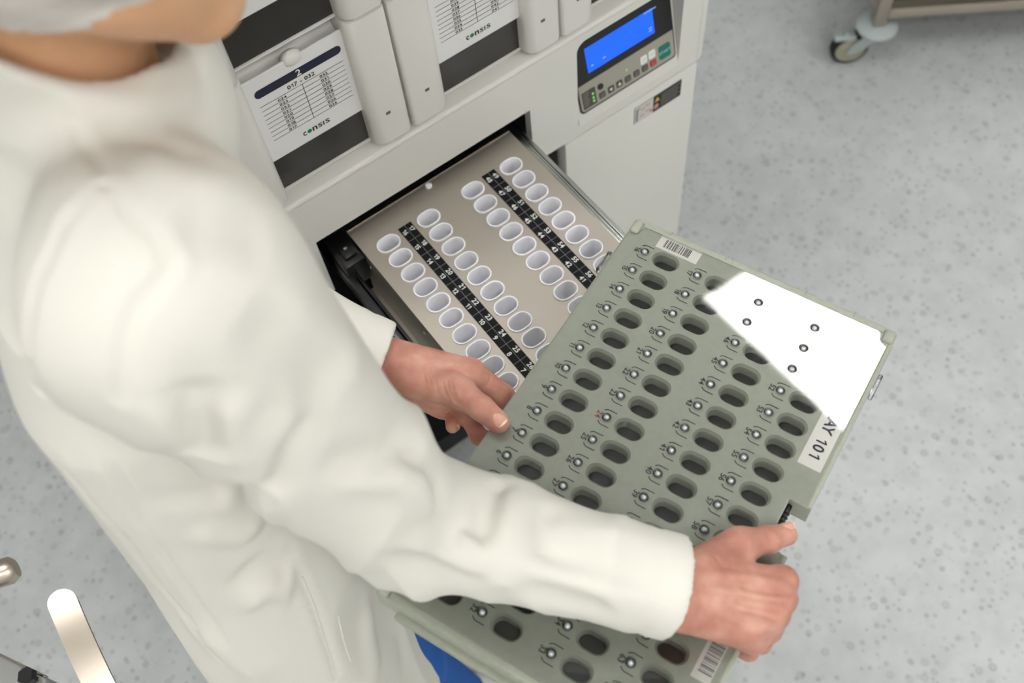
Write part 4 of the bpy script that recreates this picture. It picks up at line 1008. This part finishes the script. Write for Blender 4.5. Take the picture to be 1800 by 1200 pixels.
hr = field([cone(hd(-0.085, -0.03, -0.062), hd(-0.085, 0.03, -0.062), 0.020, 0.020, 0.01)], lambda P: 0.003*noise3(P*50))
link('hair', np_mesh('hair', [sdf_mesh(hr, HC_-0.16, HC_+0.16, 0.005)]), M_hair, person)

# ================================================================== stainless trolley on the far right
LEG = Vector((1.2445, 0.2578, 0)); ex = Vector((0.819, -0.574, 0)).normalized(); ey = Vector((-ex.y, ex.x, 0))
TMx = Matrix([[ex[i], ey[i], (0, 0, 1)[i], (LEG.x, LEG.y, FZ)[i]] for i in range(3)]+[[0, 0, 0, 1]])
tro = thing('steel_trolley', 'stainless steel trolley on swivel castors beyond the machine', 'trolley', matrix=TMx)
TW, TD = 0.62, 0.42
for x in (0, TW):
    for y in (0, TD):
        k = MB(); k.rbox(x-0.0125, x+0.0125, y-0.0125, y+0.0125, 0.098, 0.86, 0.003); k.build('leg', M_brushed, tro, 30)
def rail(z):
    for a in ((0.0125, TW-0.0125, -0.0125, 0.0125), (0.0125, TW-0.0125, TD-0.0125, TD+0.0125), (-0.0125, 0.0125, 0.0125, TD-0.0125), (TW-0.0125, TW+0.0125, 0.0125, TD-0.0125)):
        MB().rbox(a[0], a[1], a[2], a[3], z-0.013, z+0.013, 0.002).build('shelf_rail', M_brushed, tro, 30)
    MB().box(0.012, TW-0.012, 0.012, TD-0.012, z-0.006, z-0.003).build('shelf_plate', mat('shelf_steel', '6e6655', 0.4, 0.8), tro)
rail(0.135); rail(0.80)
disc = MB().lathe([(0.014, 0.084), (0.030, 0.084), (0.041, 0.088), (0.042, 0.093), (0.034, 0.098), (0.014, 0.100)], 28).mesh('bumper_disc')
wd = MB(); Rx = Matrix.Translation((-0.046, 0.0, 0.040)) @ Matrix.Rotation(pi/2, 4, 'X')
wd.lathe([(0.030, -0.012), (0.037, -0.011), (0.040, -0.007), (0.040, 0.007), (0.037, 0.011), (0.030, 0.012)], 32, 0, M=Rx)
wd.lathe([(0.0, -0.0135), (0.010, -0.0135), (0.012, -0.0125), (0.031, -0.0122), (0.031, 0.0122), (0.012, 0.0125), (0.010, 0.0135), (0.0, 0.0135)], 32, 1, M=Rx)
wheel_m = wd.mesh('castor_wheel')
fk = MB()
for sy in (-1, 1):
    ys = sorted((sy*0.015, sy*0.018))
    v = [(-0.054, 0.034), (-0.038, 0.034), (0.018, 0.078), (0.018, 0.084), (-0.022, 0.084), (-0.050, 0.058)]
    fk.add([(x, ys[0], z) for x, z in v]+[(x, ys[1], z) for x, z in v], [tuple(range(5, -1, -1)), tuple(range(6, 12))]+[(i, (i+1) % 6, 6+(i+1) % 6, 6+i) for i in range(6)])
fk.rbox(-0.024, 0.02, -0.018, 0.018, 0.079, 0.0845, 0.001)
fork_m = fk.mesh('castor_fork')
bkm = MB().rbox(-0.086, -0.040, -0.014, 0.014, 0.070, 0.080, 0.003).rbox(-0.066, -0.056, -0.010, 0.010, 0.080, 0.085, 0.002).mesh('brake_pedal')
for x in (0, TW):
    for y in (0, TD):
        a = math.radians(-148) if (x, y) != (0, 0) else math.radians(2)
        for nm, me, m_ in (('bumper_disc', disc, mat('bumper_grey', 'aab4b4', 0.6)), ('castor_wheel', wheel_m, [M_rubber, M_wheel]), ('castor_fork', fork_m, M_zinc), ('brake_pedal', bkm, M_zinc)):
            o = link(nm, me, m_, tro, 35); o.location = (x, y, 0); o.rotation_euler = (0, 0, a)
pk_ = thing('film_pack', 'flat white plastic-wrapped pack lying on the lower trolley shelf', 'pack', matrix=TMx @ Matrix.Translation((0.10, 0.06, 0.1325)))
MB().rbox(0, 0.40, 0, 0.26, 0.0, 0.022, 0.008, 3).build('wrapping', mat('pack_white', 'cfcabc', 0.35), pk_, 40)
MB().box(0.03, 0.12, 0.002, 0.06, 0.0221, 0.0225).build('pack_label', mat('pack_label_blue', '8f95bb', 0.5), pk_)

# ================================================================== steel stand with lever behind the person
sp_ = thing('equipment_stand', 'grey topped steel stand with flat lever and black clamp knob behind the person', 'stand', (-0.72, -0.36, FZ))
def sp(name, mb, m, sm=35):
    o = mb.build(name, m, sp_, sm); o.matrix_parent_inverse = Matrix.Translation((0.72, 0.36, -FZ)); return o
e1 = (Vector((-0.5777, -0.1066, 0))-Vector((-0.5464, -0.1593, 0))).normalized(); e2 = Vector((e1.y, -e1.x, 0))
if e2.x > 0: e2 = -e2
DM = Matrix([[e1[i], e2[i], (0, 0, 1)[i], (-0.5464, -0.1593, -0.10)[i]] for i in range(3)]+[[0, 0, 0, 1]])
sp('deck', MB().rbox(0, 0.16, 0, 0.30, -0.03, 0.0, 0.003, 2, M=DM), mat('deck_grey', '8a8b88', 0.45))
sp('deck_trim', MB().rbox(0.004, 0.158, -0.002, 0.001, -0.008, 0.001, 0.001, 1, M=DM), M_steel)
kn = MB(); kn.lathe([(0.004, -0.002), (0.004, 0.012), (0.0095, 0.014), (0.0095, 0.020), (0.008, 0.022), (0, 0.022)], 6, M=DM @ Matrix.Translation((0.012, 0.006, 0.0))); sp('clamp_knob', kn, M_black, 25)
kn = MB(); kn.lathe([(0.006, 0), (0.006, 0.004), (0, 0.005)], 12, M=DM @ Matrix.Translation((0.024, 0.004, 0.0))); sp('clamp_washer', kn, M_steel)
# flat lever with a rounded end, bent gently downwards at its tip
lv = MB(); c0 = Vector((-0.4822, -0.118, -0.030)); c1 = Vector((-0.515, -0.352, -0.036)); dl = (c1-c0); Ln = dl.length; dl.normalize(); sl = Vector((-dl.y, dl.x, 0)).normalized()
out = [(0.0, 0.0)]; prof = []
N = 40; vs = []; fs = []
for i in range(N+1):
    t = (0.0135*(i/12)**2 if i <= 12 else 0.0135+(i-12)/(N-12)*(Ln-0.0135)); wdt = 0.0135 if t > 0.0135 else math.sqrt(max(1e-6, 0.0135**2-(0.0135-t)**2)); zz = -0.12*t-1.6*min(t, 0.1)**2-0.32*max(0, t-0.1)
    for sgn in (-1, 1):
        for dz in (0, -0.004): vs.append(c0+dl*t+sl*sgn*max(0.0004, wdt)+Vector((0, 0, zz+dz-0.2*sgn*wdt*(1 if sl.x > 0 else -1))))
for i in range(N):
    a = i*4; b = a+4; fs += [(a, a+2, b+2, b), (a+1, b+1, b+3, a+3), (a, b, b+1, a+1), (a+2, a+3, b+3, b+2)]
fs += [(0, 1, 3, 2), (N*4, N*4+2, N*4+3, N*4+1)]
sp('lever', lv.add(vs, fs), M_brushed, 40)
sp('lever_post', MB().tube([(-0.515, -0.350, -0.122), (-0.56, -0.355, -0.115), (-0.62, -0.355, -0.115)], 0.007, 12), M_steel, 50)
sp('push_rail', MB().tube([(-0.512, -0.058, -0.05), (-0.518, -0.057, -0.05), (-0.62, -0.02, -0.05), (-0.70, 0.0, -0.06), (-0.72, -0.03, -0.115), (-0.70, -0.12, -0.115)], [0.010, 0.0145, 0.0145, 0.0145, 0.0145, 0.0145], 16), M_brushed, 50)
sp('column', MB().tube([(-0.70, -0.20, -0.13), (-0.70, -0.20, FZ+0.02)], 0.025, 16), M_steel, 50)
sp('base', MB().lathe([(0.18, 0), (0.18, 0.012), (0.15, 0.022), (0.0, 0.024)], 28, M=Matrix.Translation((-0.70, -0.20, FZ))), M_zinc, 40)
